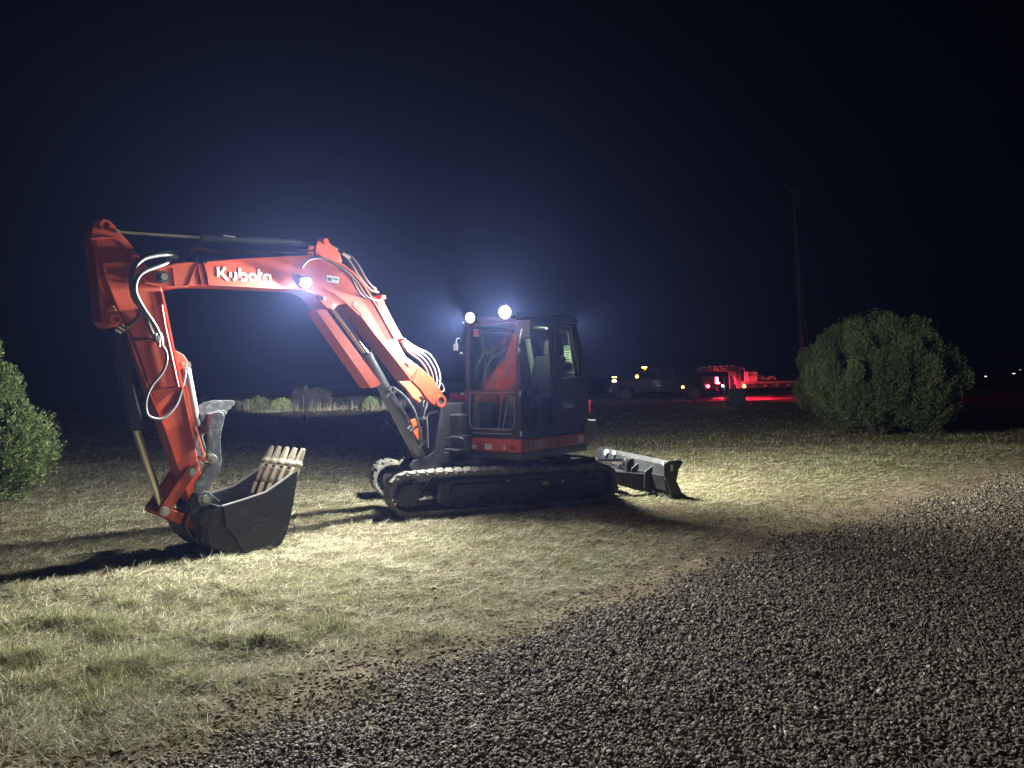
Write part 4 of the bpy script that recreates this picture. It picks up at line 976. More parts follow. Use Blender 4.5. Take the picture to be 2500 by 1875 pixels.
# ---- thumb
th = [(475, 1201), (476, 1180), (482, 1172), (503, 1142), (512, 1128), (503, 1120), (505, 1105), (508, 1090), (507, 1060), (509, 1035), (514, 1020), (524, 1007), (534, 1005), (544, 1007), (548, 1017), (546, 1030), (541, 1050), (538, 1075), (539, 1095), (541, 1122), (539, 1140), (531, 1158), (518, 1180), (512, 1198), (511, 1215), (495, 1220)]
TH = None
for s, hh in ((1, .17), (-1, .17)):
    a, b_ = sorted((s*.175, s*.205)); m = MB(BM); m.prism(bpl(th, .2), a, b_); o = m.build('thumb', THUMBM, EX, .006)
    TH = TH or o
tip = [(486, 1010), (500, 995), (518, 983), (545, 977), (572, 978), (569, 991), (563, 992), (561, 999), (554, 1001), (552, 1009), (546, 1009), (540, 1003), (520, 1008), (505, 1022), (496, 1040), (488, 1032)]
for y0, y1 in ((.02, .05), (-.19, -.16)):
    m = MB(BM); m.prism(bpl(tip, .03), y0, y1); m.build('thumb_tine', THUMBM, TH, .005)
m = MB(BM); m.prism(bpl([(500, 1010), (530, 1000), (536, 1010), (515, 1022), (508, 1050), (500, 1060)], .0), -.17, .17); m.build('thumb_crossplate', THUMBM, TH, .005)
q = b3(518, 1121, .21); m = MB(BM); m.ring((q[0], .205, q[2]), (q[0], .225, q[2]), .045, .026); m.cyl((q[0], -.2, q[2]), (q[0], .235, q[2]), .024); m.build('thumb_pin', PIN, TH, .003)
m = MB(BM); m.ring((K0[0], .205, K0[2]), (K0[0], .225, K0[2]), .07, .035, 28); m.build('pivot_collar', THUMBM, TH, .004)
m = MB(BM); m.cyl((K0[0], -.21, K0[2]), (K0[0], .245, K0[2]), .034, 20); m.build('pivot_pin', PIN, TH, .004)
TCY = cylinder('thumb_cylinder', b3(450, 892, 0), b3(478, 1040, 0), b3(505, 1118, 0), .052, .026, GREYCYL)

# ---- pipes and hoses along the boom
pz = MB(BM)
for (d, dy) in ((.05, 0), (.0, 6)):
    pz.tube([b3(436, 640+dy, d), b3(452, 628+dy*.6, d), b3(480, 607+dy, d), b3(500, 608+dy, d), b3(525, 613+dy, d), b3(600, 614+dy, d), b3(700, 613+dy, d), b3(818, 611+dy*2, d)], .013, 8, n=4)
pz.build('boom_pipe', ORANGE, BOOM)
pz = MB(BM)
for k in range(4):
    d = .14-.07*k; pz.tube([b3(914+k*4, 727-k*2, d), b3(942+k*4, 783-k*2, d), b3(968+k*4, 832-k*2, d)], .013, 8)
pz.build('boom_pipe', ORANGE, BOOM)
m = MB(BM); p = b3(482, 625, .04); m.prism(bpl([(473, 617), (483, 616), (491, 646), (480, 648)], .09), .03, .09); m.build('pipe_clamp', FITTING, BOOM, .004)
m = MB(BM); m.box(b3(920, 727, .03), (.07, .26, .05)); m.box(b3(970, 830, .04), (.045, .28, .03)); m.build('pipe_manifold', ORANGE, BOOM, .01)
fx = MB(BM)
for (x, y) in ((818, 607), (820, 616), (822, 625), (842, 622), (848, 626), (912, 703), (918, 712), (908, 722), (906, 730)):
    p = b3(x, y, .06); fx.cyl((p[0]+.03, p[1], p[2]+.012), (p[0]-.03, p[1], p[2]-.012), .020, 8)
for (x, y) in ((984, 838), (988, 846)): p = b3(x, y, .14); fx.cyl((p[0]+.03, p[1], p[2]+.03), (p[0]-.03, p[1], p[2]-.03), .018, 8)
fx.build('hose_fitting', FITTING, BOOM)
def hose(pts, r, name='hydraulic_hose', par=BOOM, mt=HOSE, n=7):
    m = MB(BM); m.tube([b3(*p) for p in pts], r, 10, n=n); return m.build(name, mt, par)
# over the bend
hose([(848, 622, .03), (862, 632, .04), (878, 655, .06), (893, 682, .08), (912, 705, .08)], .016)
hose([(846, 630, .0), (858, 645, .0), (874, 672, .0), (900, 705, .0), (914, 712, .0)], .015)
hose([(735, 655, BW+.02), (752, 636, BW+.02), (780, 630, BW+.02), (812, 642, BW+.025), (846, 664, BW+.025), (870, 688, BW+.025), (885, 712, BW+.025), (900, 727, BW+.02), (925, 733, BW+.0), (934, 725, .12)], .011)
hose([(856, 669, BW+.02), (868, 700, BW+.03), (885, 722, BW+.02), (905, 730, BW)], .012)
# from the lower pipes down to the swing post
for k in range(4):
    o = .14-.075*k
    hose([(980+4*k, 842-3*k, o), (1000+6*k, 862-4*k, o), (1024+8*k, 880-5*k, o), (1042+9*k, 905-2*k, o), (1050+8*k, 935, o*.8), (1046+5*k, 965, o*.6), (1034+2*k, 1000, o*.5), (1028, 1040, o*.5)], .012)
hose([(1066, 925, -.12), (1080, 940, -.14), (1084, 952, -.14), (1078, 958, -.12)], .009)
for k in range(5):
    o = .10-.045*k
    hose([(1040-6*k+4, 966, o), (1022+5*k, 990, o), (1020+5*k, 1014, o), (1024+4*k, 1040, o)], .011, par=SWP)
m = MB(BM); m.box(b3(1026, 1021, .06), (.05, .16, .035)); m.build('hose_clamp', FITTING, SWP, .004)
# arm hoses: two big loops and a thin one
hose([(433, 624, .05), (410, 622, .12), (380, 624, .17), (350, 632, .20), (330, 652, .21), (322, 685, .21), (326, 715, .20), (340, 745, .18), (356, 775, .16), (370, 810, .15), (383, 828, .14)], .020, par=ARM)
hose([(430, 632, .08), (408, 642, .15), (380, 652, .20), (350, 664, .23), (334, 682, .235), (330, 710, .22), (340, 735, .20), (355, 760, .18), (372, 785, .16), (385, 808, .15), (388, 824, .14)], .019, par=ARM)
hose([(436, 616, .0), (415, 616, .06), (385, 618, .12), (345, 630, .16), (322, 655, .18), (318, 690, .18), (326, 730, .17), (345, 752, .17)], .016, par=ARM)
hose([(343, 750, .16), (338, 770, .15), (322, 788, .13), (305, 798, .10), (290, 808, .06)], .015, par=ARM)
ff = MB(BM)
for (x, y) in ((306, 796), (298, 801), (290, 807), (426, 626), (420, 634), (412, 640)): p = b3(x, y, .10); ff.cyl((p[0]-.025, p[1], p[2]-.015), (p[0]+.025, p[1], p[2]+.015), .022, 8)
ff.build('hose_fitting', FITTING, ARM)
hose([(397, 845, .15), (406, 862, .15), (406, 885, .15), (396, 910, .15), (372, 940, .16), (358, 970, .17), (356, 1000, .17), (366, 1018, .17), (392, 1023, .16), (412, 1012, .15), (432, 985, .13), (445, 945, .11), (452, 915, .09), (452, 903, .07)], .014, par=ARM)
p = b3(452, 905, .06); MB(BM).box(p, (.05, .05, .06)).build('hose_fitting', FITTING, ARM, .006)
# right-hand mirror frame hanging beyond the boom
hose([(948, 1000, -.35), (945, 1005, -.35), (944, 1030, -.35), (952, 1036, -.35), (974, 1040, -.35)], .007, 'mirror_frame', EX, BLACKP, n=3)
m = MB(HM); m.prism([(.42, .78), (.62, .80), (.60, 1.05), (.42, 1.10)], -.97, -.93); m.build('right_corner_cover', ORANGE, EX, .01)

# ---- work lamps: housing, lens that glows, and the lamp's own beam (they light the whole scene)
def work_lamp(M_, c, d, r, col, glow, watt, spread, bd=None):
    c, d = Vector(c), Vector(d).normalized(); m = MB(M_)
    m.tube([c-d*.07, c-d*.045, c, c+d*.008], r*1.0, 20, smooth=False); m.tube([c-d*.12, c-d*.07], r*.55, 16, r2=r*.95); m.ring(c-d*.02, c+d*.006, r*1.32, r*1.0)
    L_ = m.build('work_lamp', BLACKP, EX, .003)
    m = MB(M_); n = 24; a = Vector((0, 0, 1)); e = d.cross(a).normalized(); g = d.cross(e)
    vs = [c+d*(.004+r*.45*math.sin(R(90*j/5)))+(e*math.cos(2*math.pi*k/n)+g*math.sin(2*math.pi*k/n))*r*.97*math.cos(R(88*j/5)) for j in range(6) for k in range(n)]
    m.add(vs, [(j*n+k, j*n+(k+1) % n, (j+1)*n+(k+1) % n, (j+1)*n+k) for j in range(5) for k in range(n)]+[tuple(range(5*n, 6*n))], True)
    m.build('lens', emis('lit_lamp_lens', col, glow), L_)
    l = bpy.data.lights.new('work_lamp_beam', 'AREA'); l.shape = 'DISK'; l.size = r*1.9; l.energy = watt; l.color = col; l.spread = R(spread)
    o = bpy.data.objects.new('work_lamp_beam', l); sc.collection.objects.link(o)
    o.matrix_world = Matrix.Translation(M_ @ (c+Vector(bd or d).normalized()*(.012+r*1.0))) @ (M_.to_3x3() @ Vector(bd or d)).to_track_quat('-Z', 'Y').to_matrix().to_4x4(); return L_
la = onF(HFRONT, 1155, 778, XF+.10); lb_ = onF(HFRONT, 1240, 765, XF+.10)
for (y, z), rr_, gl_, bd_, wt_ in ((la, .056, 420, (1, -.80, -.30), 430), (lb_, .070, 300, (1, .45, -.24), 120)):
    work_lamp(HM, (XF+.15, y, z+.01), (1, .30, -.10), rr_, LAMPCOL, gl_, wt_, 160 if bd_[1] < 0 else 145, bd_)
    m = MB(HM); m.tube([(XF+.09, y, z-.02), (XF-.02, y, z-.05), (XF-.08, y, z-.06)], .014, 8); m.build('lamp_bracket', BLACKP, EX)
q = b3(747, 690, BW+.07); work_lamp(BM, q, (.50, .80, -.42), .055, LAMPCOL, 140, 200, 150, (.60, .66, -.50))
work_lamp(HM, (-.96, .62, ZR+.02), (-1, .42, -.32), .055, (1.0, 1.0, .88), 25, 500, 165)
# narrow spot with housing on the roof corner, invented to light the far bank
c = HM @ Vector((-.80, .02, ZR+.10)); tgt = Vector((-9.0, 36.0, .95))
l = bpy.data.lights.new('bank_fill_beam', 'SPOT'); l.energy = 32000; l.spot_size = R(20); l.spot_blend = .4; l.shadow_soft_size = .05; l.color = (1, 1, .92)
o = bpy.data.objects.new('bank_fill_beam', l); sc.collection.objects.link(o); o.matrix_world = Matrix.Translation(c+(tgt-c).normalized()*.04) @ (tgt-c).to_track_quat('-Z', 'Y').to_matrix().to_4x4() @ Matrix.Diagonal((1, .26, 1, 1))
dd = (HM.to_3x3().inverted() @ (tgt-c)).normalized(); c0 = Vector((-.80, .02, ZR+.10)); m = MB(HM); m.tube([c0-dd*.08, c0], .05, 18); m.build('work_lamp', BLACKP, EX, .003)  # housing added to go with the invented bank beam

# =================================================================== vegetation
LEAFM = attrmat('leaf', .65, .2, .3)
def bush(name, loc, rx_, rz_, nl, nt_, leafs, size, pal, label, cat, group=None, trunk=.12, lobe=.30, seed=1, upright=.8, squash=1.0, base=.0, wide=1.0, spike=1.0, nspire=0):
    g = np.random.default_rng(seed); root = thing(name, tuple(loc), label, cat, group)
    # upright lobes (branch masses) spread over a dome, with dark gaps between them
    lc = []; tries = 0
    while len(lc) < nl and tries < nl*60:
        tries += 1; spire = len(lc) < nspire; v = g.normal(size=3); v /= np.linalg.norm(v)
        if v[2] < -.45 or (spire and v[2] < .15): continue
        rad = (.98+.12*g.random()) if spire else .66+.30*g.random()**.7; prof = 1.0 if v[2] > 0 else (1-.33*(-v[2]/.45)**1.5)
        p = np.array([v[0]*rx_*rad*prof, v[1]*rx_*rad*prof*squash, rz_*.42+v[2]*rz_*.55*rad])
        if all(np.linalg.norm((p-q[0])/[1, 1, 1.3]) > lobe*rx_*.36 for q in lc): lc.append((p, lobe*rx_*((.30+.12*g.random()) if spire else (.40+.45*g.random())), v))
    P, D, S = [], [], []
    per = nt_//len(lc)
    for p, r, v in lc:
        u = g.normal(size=(per, 3)); u /= np.linalg.norm(u, axis=1)[:, None]; rad = (.55+.5*g.random((per, 1)))
        el = 1.3+.6*g.random()
        q = p+u*rad*r*np.array([1, 1, el]); d = u*.75+v*.35+np.array([0, 0, upright])+g.normal(size=(per, 3))*.22
        P.append(q); D.append(d); S.append(np.full(per, g.random()))
    k = per*len(lc)//7; u = g.normal(size=(k, 3)); u /= np.linalg.norm(u, axis=1)[:, None]   # inner twigs, toned dark to put shade into the gaps
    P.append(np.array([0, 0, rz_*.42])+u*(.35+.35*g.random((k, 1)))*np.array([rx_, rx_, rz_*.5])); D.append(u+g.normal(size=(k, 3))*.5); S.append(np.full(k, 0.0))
    P = np.concatenate(P); D = np.concatenate(D); D /= np.linalg.norm(D, axis=1)[:, None]; S = np.concatenate(S)
    k = P[:, 2] > .03; P, D, S = P[k], D[k], S[k]; n = len(P)
    # each tuft: a spray of narrow leaf faces
    ax = D.copy(); ax[:, 2] += .8; ax /= np.linalg.norm(ax, axis=1)[:, None]
    P = np.repeat(P, leafs, 0); D = np.repeat(D, leafs, 0); tb = np.repeat(g.random(n), leafs); S = np.repeat(S, leafs); m = len(P)
    D = D+g.normal(size=(m, 3))*.42; D /= np.linalg.norm(D, axis=1)[:, None]
    P = P+g.normal(size=(m, 3))*size*.38+np.repeat(ax, leafs, 0)*(g.random((m, 1))-.3)*size*spike
    sd_ = np.cross(D, g.normal(size=(m, 3))); sd_ /= np.linalg.norm(sd_, axis=1)[:, None]
    L_ = size*(.6+.8*g.random((m, 1))); W_ = L_*.20*wide
    V = np.stack([P-sd_*W_*.4, P+sd_*W_*.4, P+D*L_*.55+sd_*W_, P+D*L_, P+D*L_*.5-sd_*W_], 1)
    F = np.arange(5)[None]+(np.arange(m)*5)[:, None]
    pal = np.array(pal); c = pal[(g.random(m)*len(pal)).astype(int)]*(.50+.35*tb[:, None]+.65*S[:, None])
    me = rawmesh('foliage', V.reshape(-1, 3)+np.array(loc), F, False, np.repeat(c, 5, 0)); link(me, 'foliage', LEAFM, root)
    # stems from the foot to the lobes
    mb = MB(); L0 = Vector(loc)
    for p, r, v in lc[:: max(1, len(lc)//26)]:
        p = Vector(p); b0 = Vector((p.x*.06, p.y*.06, 0)); md = Vector((p.x*.45, p.y*.45, p.z*.5))
        mb.tube([L0+b0, L0+md, L0+p], trunk, 6, r2=trunk*.18, n=3)
    mb.build('trunk', mat('bark', (.05, .04, .03), .9, var=.3, bump=.4), root); return root
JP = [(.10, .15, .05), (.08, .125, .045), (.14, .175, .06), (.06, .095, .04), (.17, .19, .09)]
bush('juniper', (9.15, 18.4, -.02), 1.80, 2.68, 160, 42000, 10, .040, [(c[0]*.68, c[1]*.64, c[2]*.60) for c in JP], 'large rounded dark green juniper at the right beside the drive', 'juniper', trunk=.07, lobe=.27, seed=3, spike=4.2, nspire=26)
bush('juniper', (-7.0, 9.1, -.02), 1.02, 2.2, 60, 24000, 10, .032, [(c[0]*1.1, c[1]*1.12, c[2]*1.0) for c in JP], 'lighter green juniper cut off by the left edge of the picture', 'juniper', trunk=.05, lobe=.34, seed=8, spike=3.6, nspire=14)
def at(px, py, Y): p = onY(px, py, Y); return (p[0], Y, float(zt(np.array(p[0]), np.array(Y))))
GP = [(.11, .135, .055), (.14, .16, .07), (.08, .10, .045), (.18, .19, .09)]
sh_ = [(487, 36.5, .50, .85, GP, 'grey-green far shrub showing just behind the top of the thumb', 1.2),
       (632, 35.6, .50, .52, GP, 'dark far shrub directly left of the brighter rounded one on the bank', .9),
       (684, 35.4, .36, .45, [(.22, .26, .11), (.29, .33, .15), (.16, .20, .08)], 'bright green rounded far shrub on the lit bank', .8),
       (590, 36.2, .28, .34, GP, 'lowest small shrub on the bank between the thumb and the dark shrub', .6),
       (905, 35.4, .19, .42, [(.24, .33, .10), (.17, .25, .07)], 'small pointed green far shrub near the boom cylinder', .5)]
for i, (px, Y, rr, hh, pal, lab, _) in enumerate(sh_):
    bush('shrub', at(px, 1000, Y), rr, hh, 26, 800, 9, .11, pal, lab, 'shrub', 'shrubs on the far bank', trunk=.02, lobe=.42, seed=20+i, wide=1.5)
bush('dry_shrub', at(762, 1000, 38), .85, .75, 30, 1500, 7, .14, [(.075, .064, .055), (.10, .088, .075)], 'bare brown twiggy far shrub behind the fence post', 'shrub', trunk=.02, lobe=.45, seed=31, wide=.35)
# tall dry stems on the bank
def tallgrass():
    n = 9000; x = rng.uniform(-17, -2, n); y = 34.3+rng.random(n)**1.5*6; k = rng.random(n) < .15+.85*(vnoise(x, y, .8, 41) > .58); x, y = x[k], y[k]; n = len(x)
    tall = vnoise(x, y, .6, 42) > .66
    c = pick([(.42, .38, .26), (.50, .46, .34), (.30, .28, .16)], [.4, .3, .3], n)
    blades('tall_dry_grass', x, y, np.where(tall, .25+.45*rng.random(n), .08+.14*rng.random(n)), .012+.010*rng.random(n), 1.3+.25*(rng.random(n)-.5), c, 'tall dry grass stems standing along the far bank', 'grass', GRASSM)
tallgrass()
# ---- fence post
p = at(742, 1028, 31.5); m = MB(); m.box((p[0], p[1], .52), (.045, .012, 1.12)); m.box((p[0], p[1]+.02, .52), (.012, .035, 1.12)); m.box((p[0], p[1]-.012, .15), (.12, .008, .18))
for k in range(9): m.box((p[0], p[1]-.012, .25+k*.09), (.03, .014, .02))
fpst = m.build('fence_post', mat('rusty_post', (.06, .05, .05), .8), None); tag(fpst, 'thin dark metal fence post standing alone in front of the lit bank', 'fence post')
# ---- utility pole with its guy wire
Yp = 50.0
pb, pt = onY(1964, 965, Yp), onY(1937, 462, Yp)
up_ = thing('utility_pole', (pb[0], Yp, 0), 'tall leaning wooden utility pole behind the juniper', 'utility pole')
WOOD = mat('grey_wood_pole', (.07, .062, .055), .9, var=.3, bump=.4)
WOOD2 = mat('grey_metal', (.06, .06, .065), .5)
m = MB(); m.tube([(pb[0], Yp, 0), (pt[0], Yp, pt[2])], .17, 14, r2=.10); m.build('pole', WOOD, up_)
t1 = onY(1941, 490, Yp); m = MB(); m.tube([(t1[0]+.02, Yp-.34, t1[2]-.5), (t1[0]+.02, Yp-.34, t1[2]+.5)], .26, 18); m.tube([(t1[0]+.02, Yp-.34, t1[2]+.5), (t1[0]+.02, Yp-.34, t1[2]+.62)], .22, 18, r2=.06); m.build('transformer', WOOD2, up_)
m = MB(); m.tube([(pt[0]-.02, Yp, pt[2]-.15), (pt[0]-.55, Yp-.05, pt[2]+.25)], .05, 8); m.tube([(pt[0]-.55, Yp-.05, pt[2]+.2), (pt[0]-.55, Yp-.05, pt[2]+.45)], .045, 8); m.build('insulator_arm', WOOD2, up_)
g0, g1 = onY(1945, 600, Yp), onY(1975, 955, Yp); m = MB(); m.tube([(g0[0], Yp-.1, g0[2]), (g1[0], Yp-.6, 0)], .028, 6); m.build('guy_wire', WOOD2, up_)

# =================================================================== pickup truck with gooseneck trailer
YT = 42.2
def T2(px, py, Y=YT): p = onY(px, py, Y); return (p[0], p[2])
ZG = float(zt(np.array(9.), np.array(43.)))+.03
TP = mat('dark_truck_paint', (.022, .022, .028), .3, coat=.6)
TYRE = mat('tyre', (.03, .03, .03), .85); RIM = mat('alloy_rim', (.22, .22, .23), .35, metal=.8)
fx0 = T2(1490, 940)[0]; S_ = (T2(1750, 940)[0]-fx0)/6.6
def TX(a): return fx0+a*S_
truck = thing('pickup_truck', (TX(3.3), 43.1, ZG), 'dark crew-cab pickup truck with orange marker lights, lit red tail lights and a trailer behind', 'pickup truck')
m = MB(); H = [(0.02, .55), (.0, .95), (.06, 1.12), (1.30, 1.22), (1.75, 1.24), (4.1, 1.26), (4.12, 1.32), (6.5, 1.34), (6.56, 1.1), (6.55, .62), (5.75, .55)]
def arch(cx, r, n=9): return [(cx+r*math.cos(R(180*k/n)), .48+r*math.sin(R(180*k/n))) for k in range(n+1)]
H2 = H+arch(5.22, .52)+[(4.6, .50), (1.5, .48)]+arch(.98, .50)+[(.4, .48)]
m.prism([(TX(a), ZG+b_) for a, b_ in H2], 42.2, 44.1); tb_ = m.build('body', TP, truck, .04)
m = MB(); gh = [(1.55, 1.22), (2.25, 1.82), (2.6, 1.90), (3.7, 1.90), (4.02, 1.80), (4.08, 1.24)]
m.prism([(TX(a), ZG+b_) for a, b_ in gh], 42.35, 43.95); m.build('cab', TP, truck, .05)
WG = mat('truck_glass', (.02, .02, .025), .08)
for a0_, a1_, b0_, b1_ in ((1.95, 2.85, 2.35, 2.83), (2.93, 3.80, 2.93, 3.74)):
    m = MB(); m.prism([(TX(a0_), ZG+1.28), (TX(a1_), ZG+1.28), (TX(b1_), ZG+1.78), (TX(b0_), ZG+1.78)], 42.33, 42.36); m.build('side_window', WG, truck)
for cx in (.98, 5.22):
    for y in (42.28, 43.85):
        m = MB(); m.cyl((TX(cx), y, ZG+.40), (TX(cx), y+.25, ZG+.40), .40, 28); wh = m.build('wheel', TYRE, truck, .02)
        m = MB(); m.ring((TX(cx), y-.01, ZG+.40), (TX(cx), y+.02, ZG+.40), .27, .21, 24)
        for k in range(8): a = k*math.pi/4; m.tube([(TX(cx)+.05*math.cos(a), y-.005, ZG+.40+.05*math.sin(a)), (TX(cx)+.22*math.cos(a), y-.005, ZG+.40+.22*math.sin(a))], .022, 6)
        m.cyl((TX(cx), y-.02, ZG+.40), (TX(cx), y+.02, ZG+.40), .06, 12); m.build('rim', RIM, wh)
chr_ = mat('chrome_trim', (.6, .6, .6), .25, metal=1)
m = MB(); m.box((TX(0), 43.1, ZG+.62), (.16, 1.9, .26)); m.build('front_bumper', chr_, truck, .02); m = MB(); m.box((TX(6.62), 43.1, ZG+.62), (.16, 1.9, .2)); m.build('rear_bumper', chr_, truck, .02)
m = MB()
for z in (1.05, 1.14, .85): m.box((TX(2.45), 42.19, ZG+z), (1.5, .012, .015))
for a in (1.78, 2.9, 3.95): m.box((TX(a), 42.19, ZG+.9), (.012, .01, .7))
for a in (2.72, 3.78): m.box((TX(a), 42.17, ZG+1.12), (.16, .03, .03))
m.build('door_trim', chr_, truck)
AMB = emis('lit_amber', (1.0, .36, .07), 14); REDL = emis('lit_red_tail', (1.0, .03, .06), 60); HEAD = emis('lit_headlamp', (1.0, .72, .42), 10); WHT = emis('lit_white', (.85, .95, 1.0), 60)
p0 = T2(1502, 930); m = MB(); m.box((p0[0]-.05, 42.25, p0[1]), (.22, .14, .10)); m.build('headlight', HEAD, truck, .02)
p0 = T2(1498, 921); m = MB(); m.box((p0[0]+.05, 42.25, p0[1]), (.24, .12, .05)); m.build('turn_signal', AMB, truck)
def orb(px, py, r, mt, nm, par, Y=42.05):
    p = onY(px, py, Y); m = MB(); m.tube([(p[0], Y-.02, p[2]), (p[0], Y+.03, p[2])], r, 14); return m.build(nm, mt, par)
m = MB(); p = T2(1556, 920); m.box((p[0], 42.0, p[1]), (.16, .24, .34)); m.tube([(p[0], 42.2, p[1]-.1), (p[0], 42.0, p[1]-.1)], .03, 6); m.build('door_mirror', BLACKP, truck, .03)
orb(1555, 919, .085, AMB, 'mirror_light', truck, 41.84); orb(1667, 945, .065, AMB, 'marker_light', truck, 42.16)
p = onY(1575, 902, 42.6); m = MB(); m.box((p[0], 42.6, ZG+1.93), (.18, .12, .06)); m.box((p[0], 43.1, ZG+1.93), (.18, .12, .06)); m.build('roof_light', AMB, truck)
# dually fender + tail lights wrapping round the rear corner
m = MB(); m.prism([(TX(a), ZG+b_) for a, b_ in [(4.55, .62)]+[(5.22+.68*math.cos(R(160-140*k/8)), .55+.62*math.sin(R(160-140*k/8))) for k in range(9)]+[(5.9, .70)]+arch(5.22, .50)], 42.02, 42.22); m.build('rear_fender', TP, truck, .03)
p = T2(1749, 931); m = MB(); m.box((p[0]+.02, 42.2, p[1]+.06), (.16, .08, .34)); m.box((p[0]+.10, 42.25, p[1]-.10), (.20, .14, .08)); m.build('tail_light', REDL, truck, .02)
m = MB(); m.box((TX(6.58), 43.95, ZG+1.08), (.05, .2, .36)); m.build('tail_light', REDL, truck)
orb(1729, 943, .075, REDL, 'marker_light', truck, 42.0)

# trailer
TRM = mat('black_trailer_paint', (.05, .05, .055), .5, var=.2); TAPE = mat('reflective_tape', (.75, .75, .75), .3)
tx = lambda px: T2(px, 930)[0]
tr = thing('gooseneck_trailer', (tx(2050), 43.1, ZG), 'long black gooseneck flatbed trailer hitched over the pickup bed, lit red underneath', 'trailer')
def tpoly(pts, y0, y1, name, mt, par=tr, bev=.01):
    m = MB(); m.prism([T2(*q) for q in pts], y0, y1); return m.build(name, mt, par, bev)
for y0 in (42.35, 43.7):
    tpoly([(1702, 906), (1712, 900), (1728, 894), (1800, 892), (1803, 899), (1803, 908), (1732, 905), (1706, 914)], y0, y0+.14, 'neck_beam', TRM)
    tpoly([(1799, 892), (1812, 895), (1814, 960), (1801, 960)], y0, y0+.14, 'neck_upright', TRM)
tpoly([(1780, 905), (1798, 905), (1799, 934)], 42.36, 42.40, 'gusset', mat('red_grey_steel', (.30, .28, .28), .5))
m = MB()
for (x, y) in ((1710, 902), (1721, 897), (1734, 895), (1748, 894.5), (1762, 894), (1776, 893.5), (1790, 893)): p = T2(x, y); m.box((p[0], 42.335, p[1]), (.17, .01, .045))
for k in range(14): p = T2(1868+k*28, 941-k*.55); m.box((p[0], 42.17, p[1]), (.17, .01, .05))
m.build('reflective_tape', TAPE, tr)
tM = Matrix(((1, 0, 0, T2(1744, 904)[0]), (0, 0, 1, 42.343), (0, 1, 0, T2(1744, 904)[1]), (0, 0, 0, 1)))
tM = Matrix(((1, 0, 0, T2(1744, 903)[0]), (0, 0, -1, 42.345), (0, 1, 0, T2(1744, 904)[1]), (0, 0, 0, 1)))
ftext('Big Tex', .24, tM, 'neck_lettering', WHITE, tr, ext=.004)
deck = [(1812, 932), (2372, 921), (2372, 927), (1812, 938)]
tpoly(deck, 42.2, 44.1, 'deck', mat('deck_boards', (.20, .17, .14), .85, var=.2))
tpoly([(1812, 938), (2372, 927), (2372, 938), (1812, 948)], 42.24, 42.36, 'side_beam', TRM); tpoly([(1812, 938), (2372, 927), (2372, 938), (1812, 948)], 43.9, 44.02, 'side_beam', TRM)
m = MB()
for k in range(26): p = T2(1822+k*21, 937-k*.4); m.box((p[0], 42.2, p[1]-.08), (.06, .05, .20))
m.build('stake_pocket', TRM, tr)
for px in (2120, 2160, 2200):
    for y in (42.25, 43.75):
        p = T2(px, 940); m = MB(); m.cyl((p[0], y, ZG+.38), (p[0], y+.25, ZG+.38), .38, 24); m.build('wheel', TYRE, tr, .02)
tpoly([(2336, 940), (2374, 938), (2375, 985), (2338, 984)], 42.3, 44.0, 'rear_ramp', mat('ramp_steel', (.20, .12, .11), .7))
p = T2(1818, 965); m = MB(); m.tube([(p[0], 42.4, ZG), (p[0], 42.4, T2(1818, 935)[1])], .06, 8); m.tube([(p[0]+.05, 43.7, ZG), (p[0]+.05, 43.7, T2(1818, 935)[1])], .06, 8); m.build('landing_leg', TRM, tr)
p = T2(1817, 942); orb(1817, 943, .08, AMB, 'marker_light', tr, 42.1)
m = MB(); p = T2(1807, 900); m.tube([(p[0], 42.3, p[1]), (p[0]+.25, 42.3, p[1]+.02), (p[0]+.28, 42.3, p[1]-.5)], .035, 6, n=3); m.build('rub_rail', mat('ramp_pipe', (.35, .3, .3), .5), tr)
# crate and strapped bundles on the deck, brush behind it
cr = MB(); a, b_ = T2(1829, 932), T2(1850, 907)
for k in range(5): z = a[1]+(b_[1]-a[1])*(k+.5)/5; cr.box(((a[0]+b_[0])/2, 42.4, z), (b_[0]-a[0], .03, .085)); cr.box(((a[0]+b_[0])/2, 43.0, z), (b_[0]-a[0], .03, .085))
for x in (a[0], b_[0]): cr.box((x, 42.7, (a[1]+b_[1])/2), (.04, .64, b_[1]-a[1]))
crate = cr.build('crate', mat('pale_crate_boards', (.50, .42, .38), .8), None, .004); tag(crate, 'slatted crate standing at the front of the trailer deck', 'crate')
for (x0, x1, h, lab) in ((1856, 1872, .38, 'low strapped load right behind the slatted crate'), (1878, 1900, .26, 'flatter strapped load farther along the trailer deck')):
    a = T2(x0, 930); b_ = T2(x1, 930); m = MB()
    for k in range(7):
        y = 42.5+.16*k; m.tube([(a[0], y, a[1]+.06+.1*random.random()), ((a[0]+b_[0])/2, y, a[1]+h*(.6+.4*random.random())), (b_[0], y, a[1]+.06+.1*random.random())], .06, 7, n=4)
    o = m.build('strapped_load', mat('load_canvas', (.30, .25, .24), .9, var=.3), None); tag(o, lab, 'load')
rl = bpy.data.lights.new('tail_glow', 'AREA')  # light of the lit tail lamps themselves
rl.energy = 200; rl.color = (1, .02, .06); rl.shape = 'RECTANGLE'; rl.size = .3; rl.size_y = .35
ro_ = bpy.data.objects.new('tail_glow', rl); sc.collection.objects.link(ro_)
p = T2(1752, 931); ro_.location = (p[0]+.2, 41.95, p[1]); ro_.matrix_world = Matrix.Translation((p[0]+.2, 41.95, p[1])) @ Vector((.75, -.10, -.55)).to_track_quat('-Z', 'Y').to_matrix().to_4x4(); rl.spread = R(120)
rl2 = bpy.data.lights.new('tail_glow', 'AREA'); rl2.energy = 160; rl2.color = (1, .02, .06); rl2.shape = 'RECTANGLE'; rl2.size = .3; rl2.size_y = .35
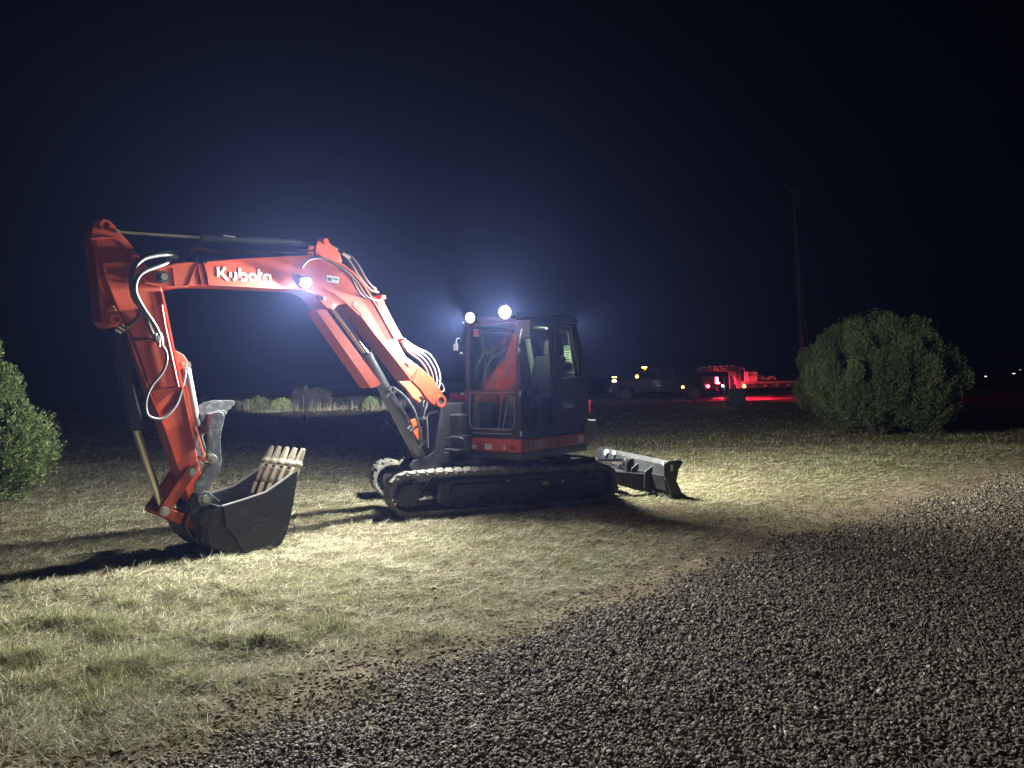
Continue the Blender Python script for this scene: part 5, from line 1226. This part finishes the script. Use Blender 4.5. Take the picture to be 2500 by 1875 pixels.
ro2 = bpy.data.objects.new('tail_glow', rl2); sc.collection.objects.link(ro2); ro2.location = (TX(6.8), 43.9, ZG+1.05); ro2.matrix_world = Matrix.Translation((TX(6.8), 43.9, ZG+1.05)) @ Vector((.85, .0, -.45)).to_track_quat('-Z', 'Y').to_matrix().to_4x4(); rl2.spread = R(120)
# ---- utility box and marker post in the field before the truck
Yb = 36.5
b0, b1 = onY(1779, 994, Yb), onY(1816, 948, Yb); zg = float(zt(np.array(b0[0]), np.array(Yb)))
GRN = mat('dull_green_box', (.055, .065, .055), .5, var=.15)
bx_ = thing('utility_box', ((b0[0]+b1[0])/2, Yb, zg), 'dull dark green metal utility box in the field in front of the trailer', 'utility box')
m = MB(); w_, h_ = b1[0]-b0[0], b1[2]-zg; m.prism([(b0[0], zg-.02), (b1[0], zg-.02), (b1[0], zg+h_*.93), (b1[0]-.05, zg+h_), (b0[0]+.05, zg+h_), (b0[0], zg+h_*.93)], Yb-.3, Yb+.3); m.build('cabinet', GRN, bx_, .015)
m = MB(); m.box(((b0[0]+b1[0])/2, Yb-.31, zg+h_*.5), (w_*.86, .02, h_*.74)); m.build('door', GRN, bx_, .008)
m = MB(); m.box((b1[0]-.16, Yb-.33, zg+h_*.5), (.03, .02, .12)); m.build('handle', FITTING, bx_)
q = onY(1770, 1020, 34.5); zg = float(zt(np.array(q[0]), np.array(34.5))); m = MB(); m.box((q[0], 34.5, zg+.70), (.07, .02, 1.42))
mp = thing('marker_post', (q[0], 34.5, zg), 'thin flexible marker post with a small white light on top, left of the utility box', 'marker post')
m.build('post', mat('marker_post', (.16, .14, .14), .6), mp); q2 = onY(1764, 942, 34.5); m = MB(); m.tube([(q2[0], 34.47, q2[2]), (q2[0], 34.52, q2[2])], .035, 12); m.build('lamp', WHT, mp)
q3 = onY(1774, 980, 36.0); m = MB(); m.box((q3[0]+.02, 35.9, .42), (.16, .02, .22)); m.box((q3[0]+.02, 35.92, .18), (.03, .02, .36)); rs = m.build('small_sign', mat('reflective_red_sign', (.55, .10, .10), .4), None); tag(rs, 'small low reflective sign standing at the left foot of the utility box', 'sign')
# ---- lamps of far farms
for (px, py, Y, w_, lab) in ((2404, 919, 95, .14, 'single round white light of a far farm right of the juniper'), (2473, 912, 125, .36, 'brightest wide white light near the right edge, on the horizon'), (2489, 903, 145, .26, 'dimmer light above and right of the brightest far light')):
    q = onY(px, py, Y); zg = float(zt(np.array(q[0]), np.array(float(Y)))); t = thing('yard_lamp', (q[0], Y, zg), lab, 'yard lamp', 'lamps of far farms')
    m = MB(); m.tube([(q[0], Y, zg), (q[0], Y, q[2]+.15)], .06, 8); m.build('pole', WOOD, t); m = MB(); m.box((q[0], Y-.2, q[2]), (w_, .2, .10)); m.build('lamp_head', emis('far_lamp', (1, .97, .9), 1.6 if py > 905 else .5), t)

# =================================================================== thin blue volume added to stand in for lens glare round the lamps
m = MB(); m.box((0, 52, 14), (240, 250, 32)); hz = m.build('glare_haze', GLASS, None); hz.data.materials.clear()
HM_ = bpy.data.materials.new('glare_haze'); HM_.use_nodes = True; N, L = HM_.node_tree.nodes, HM_.node_tree.links; N.remove(N['Principled BSDF'])
pv = N.new('ShaderNodeVolumePrincipled'); pv.inputs['Color'].default_value = (.30, .41, 1.0, 1); pv.inputs['Density'].default_value = .0018; pv.inputs['Anisotropy'].default_value = .70
L.new(pv.outputs[0], N['Material Output'].inputs['Volume']); hz.data.materials.append(HM_)
struct(hz, 'stuff', 'thin blue volume added in place of lens glare around the work lamps', 'glare_haze')
for o in sc.objects:
    if '_w' in o: del o['_w']
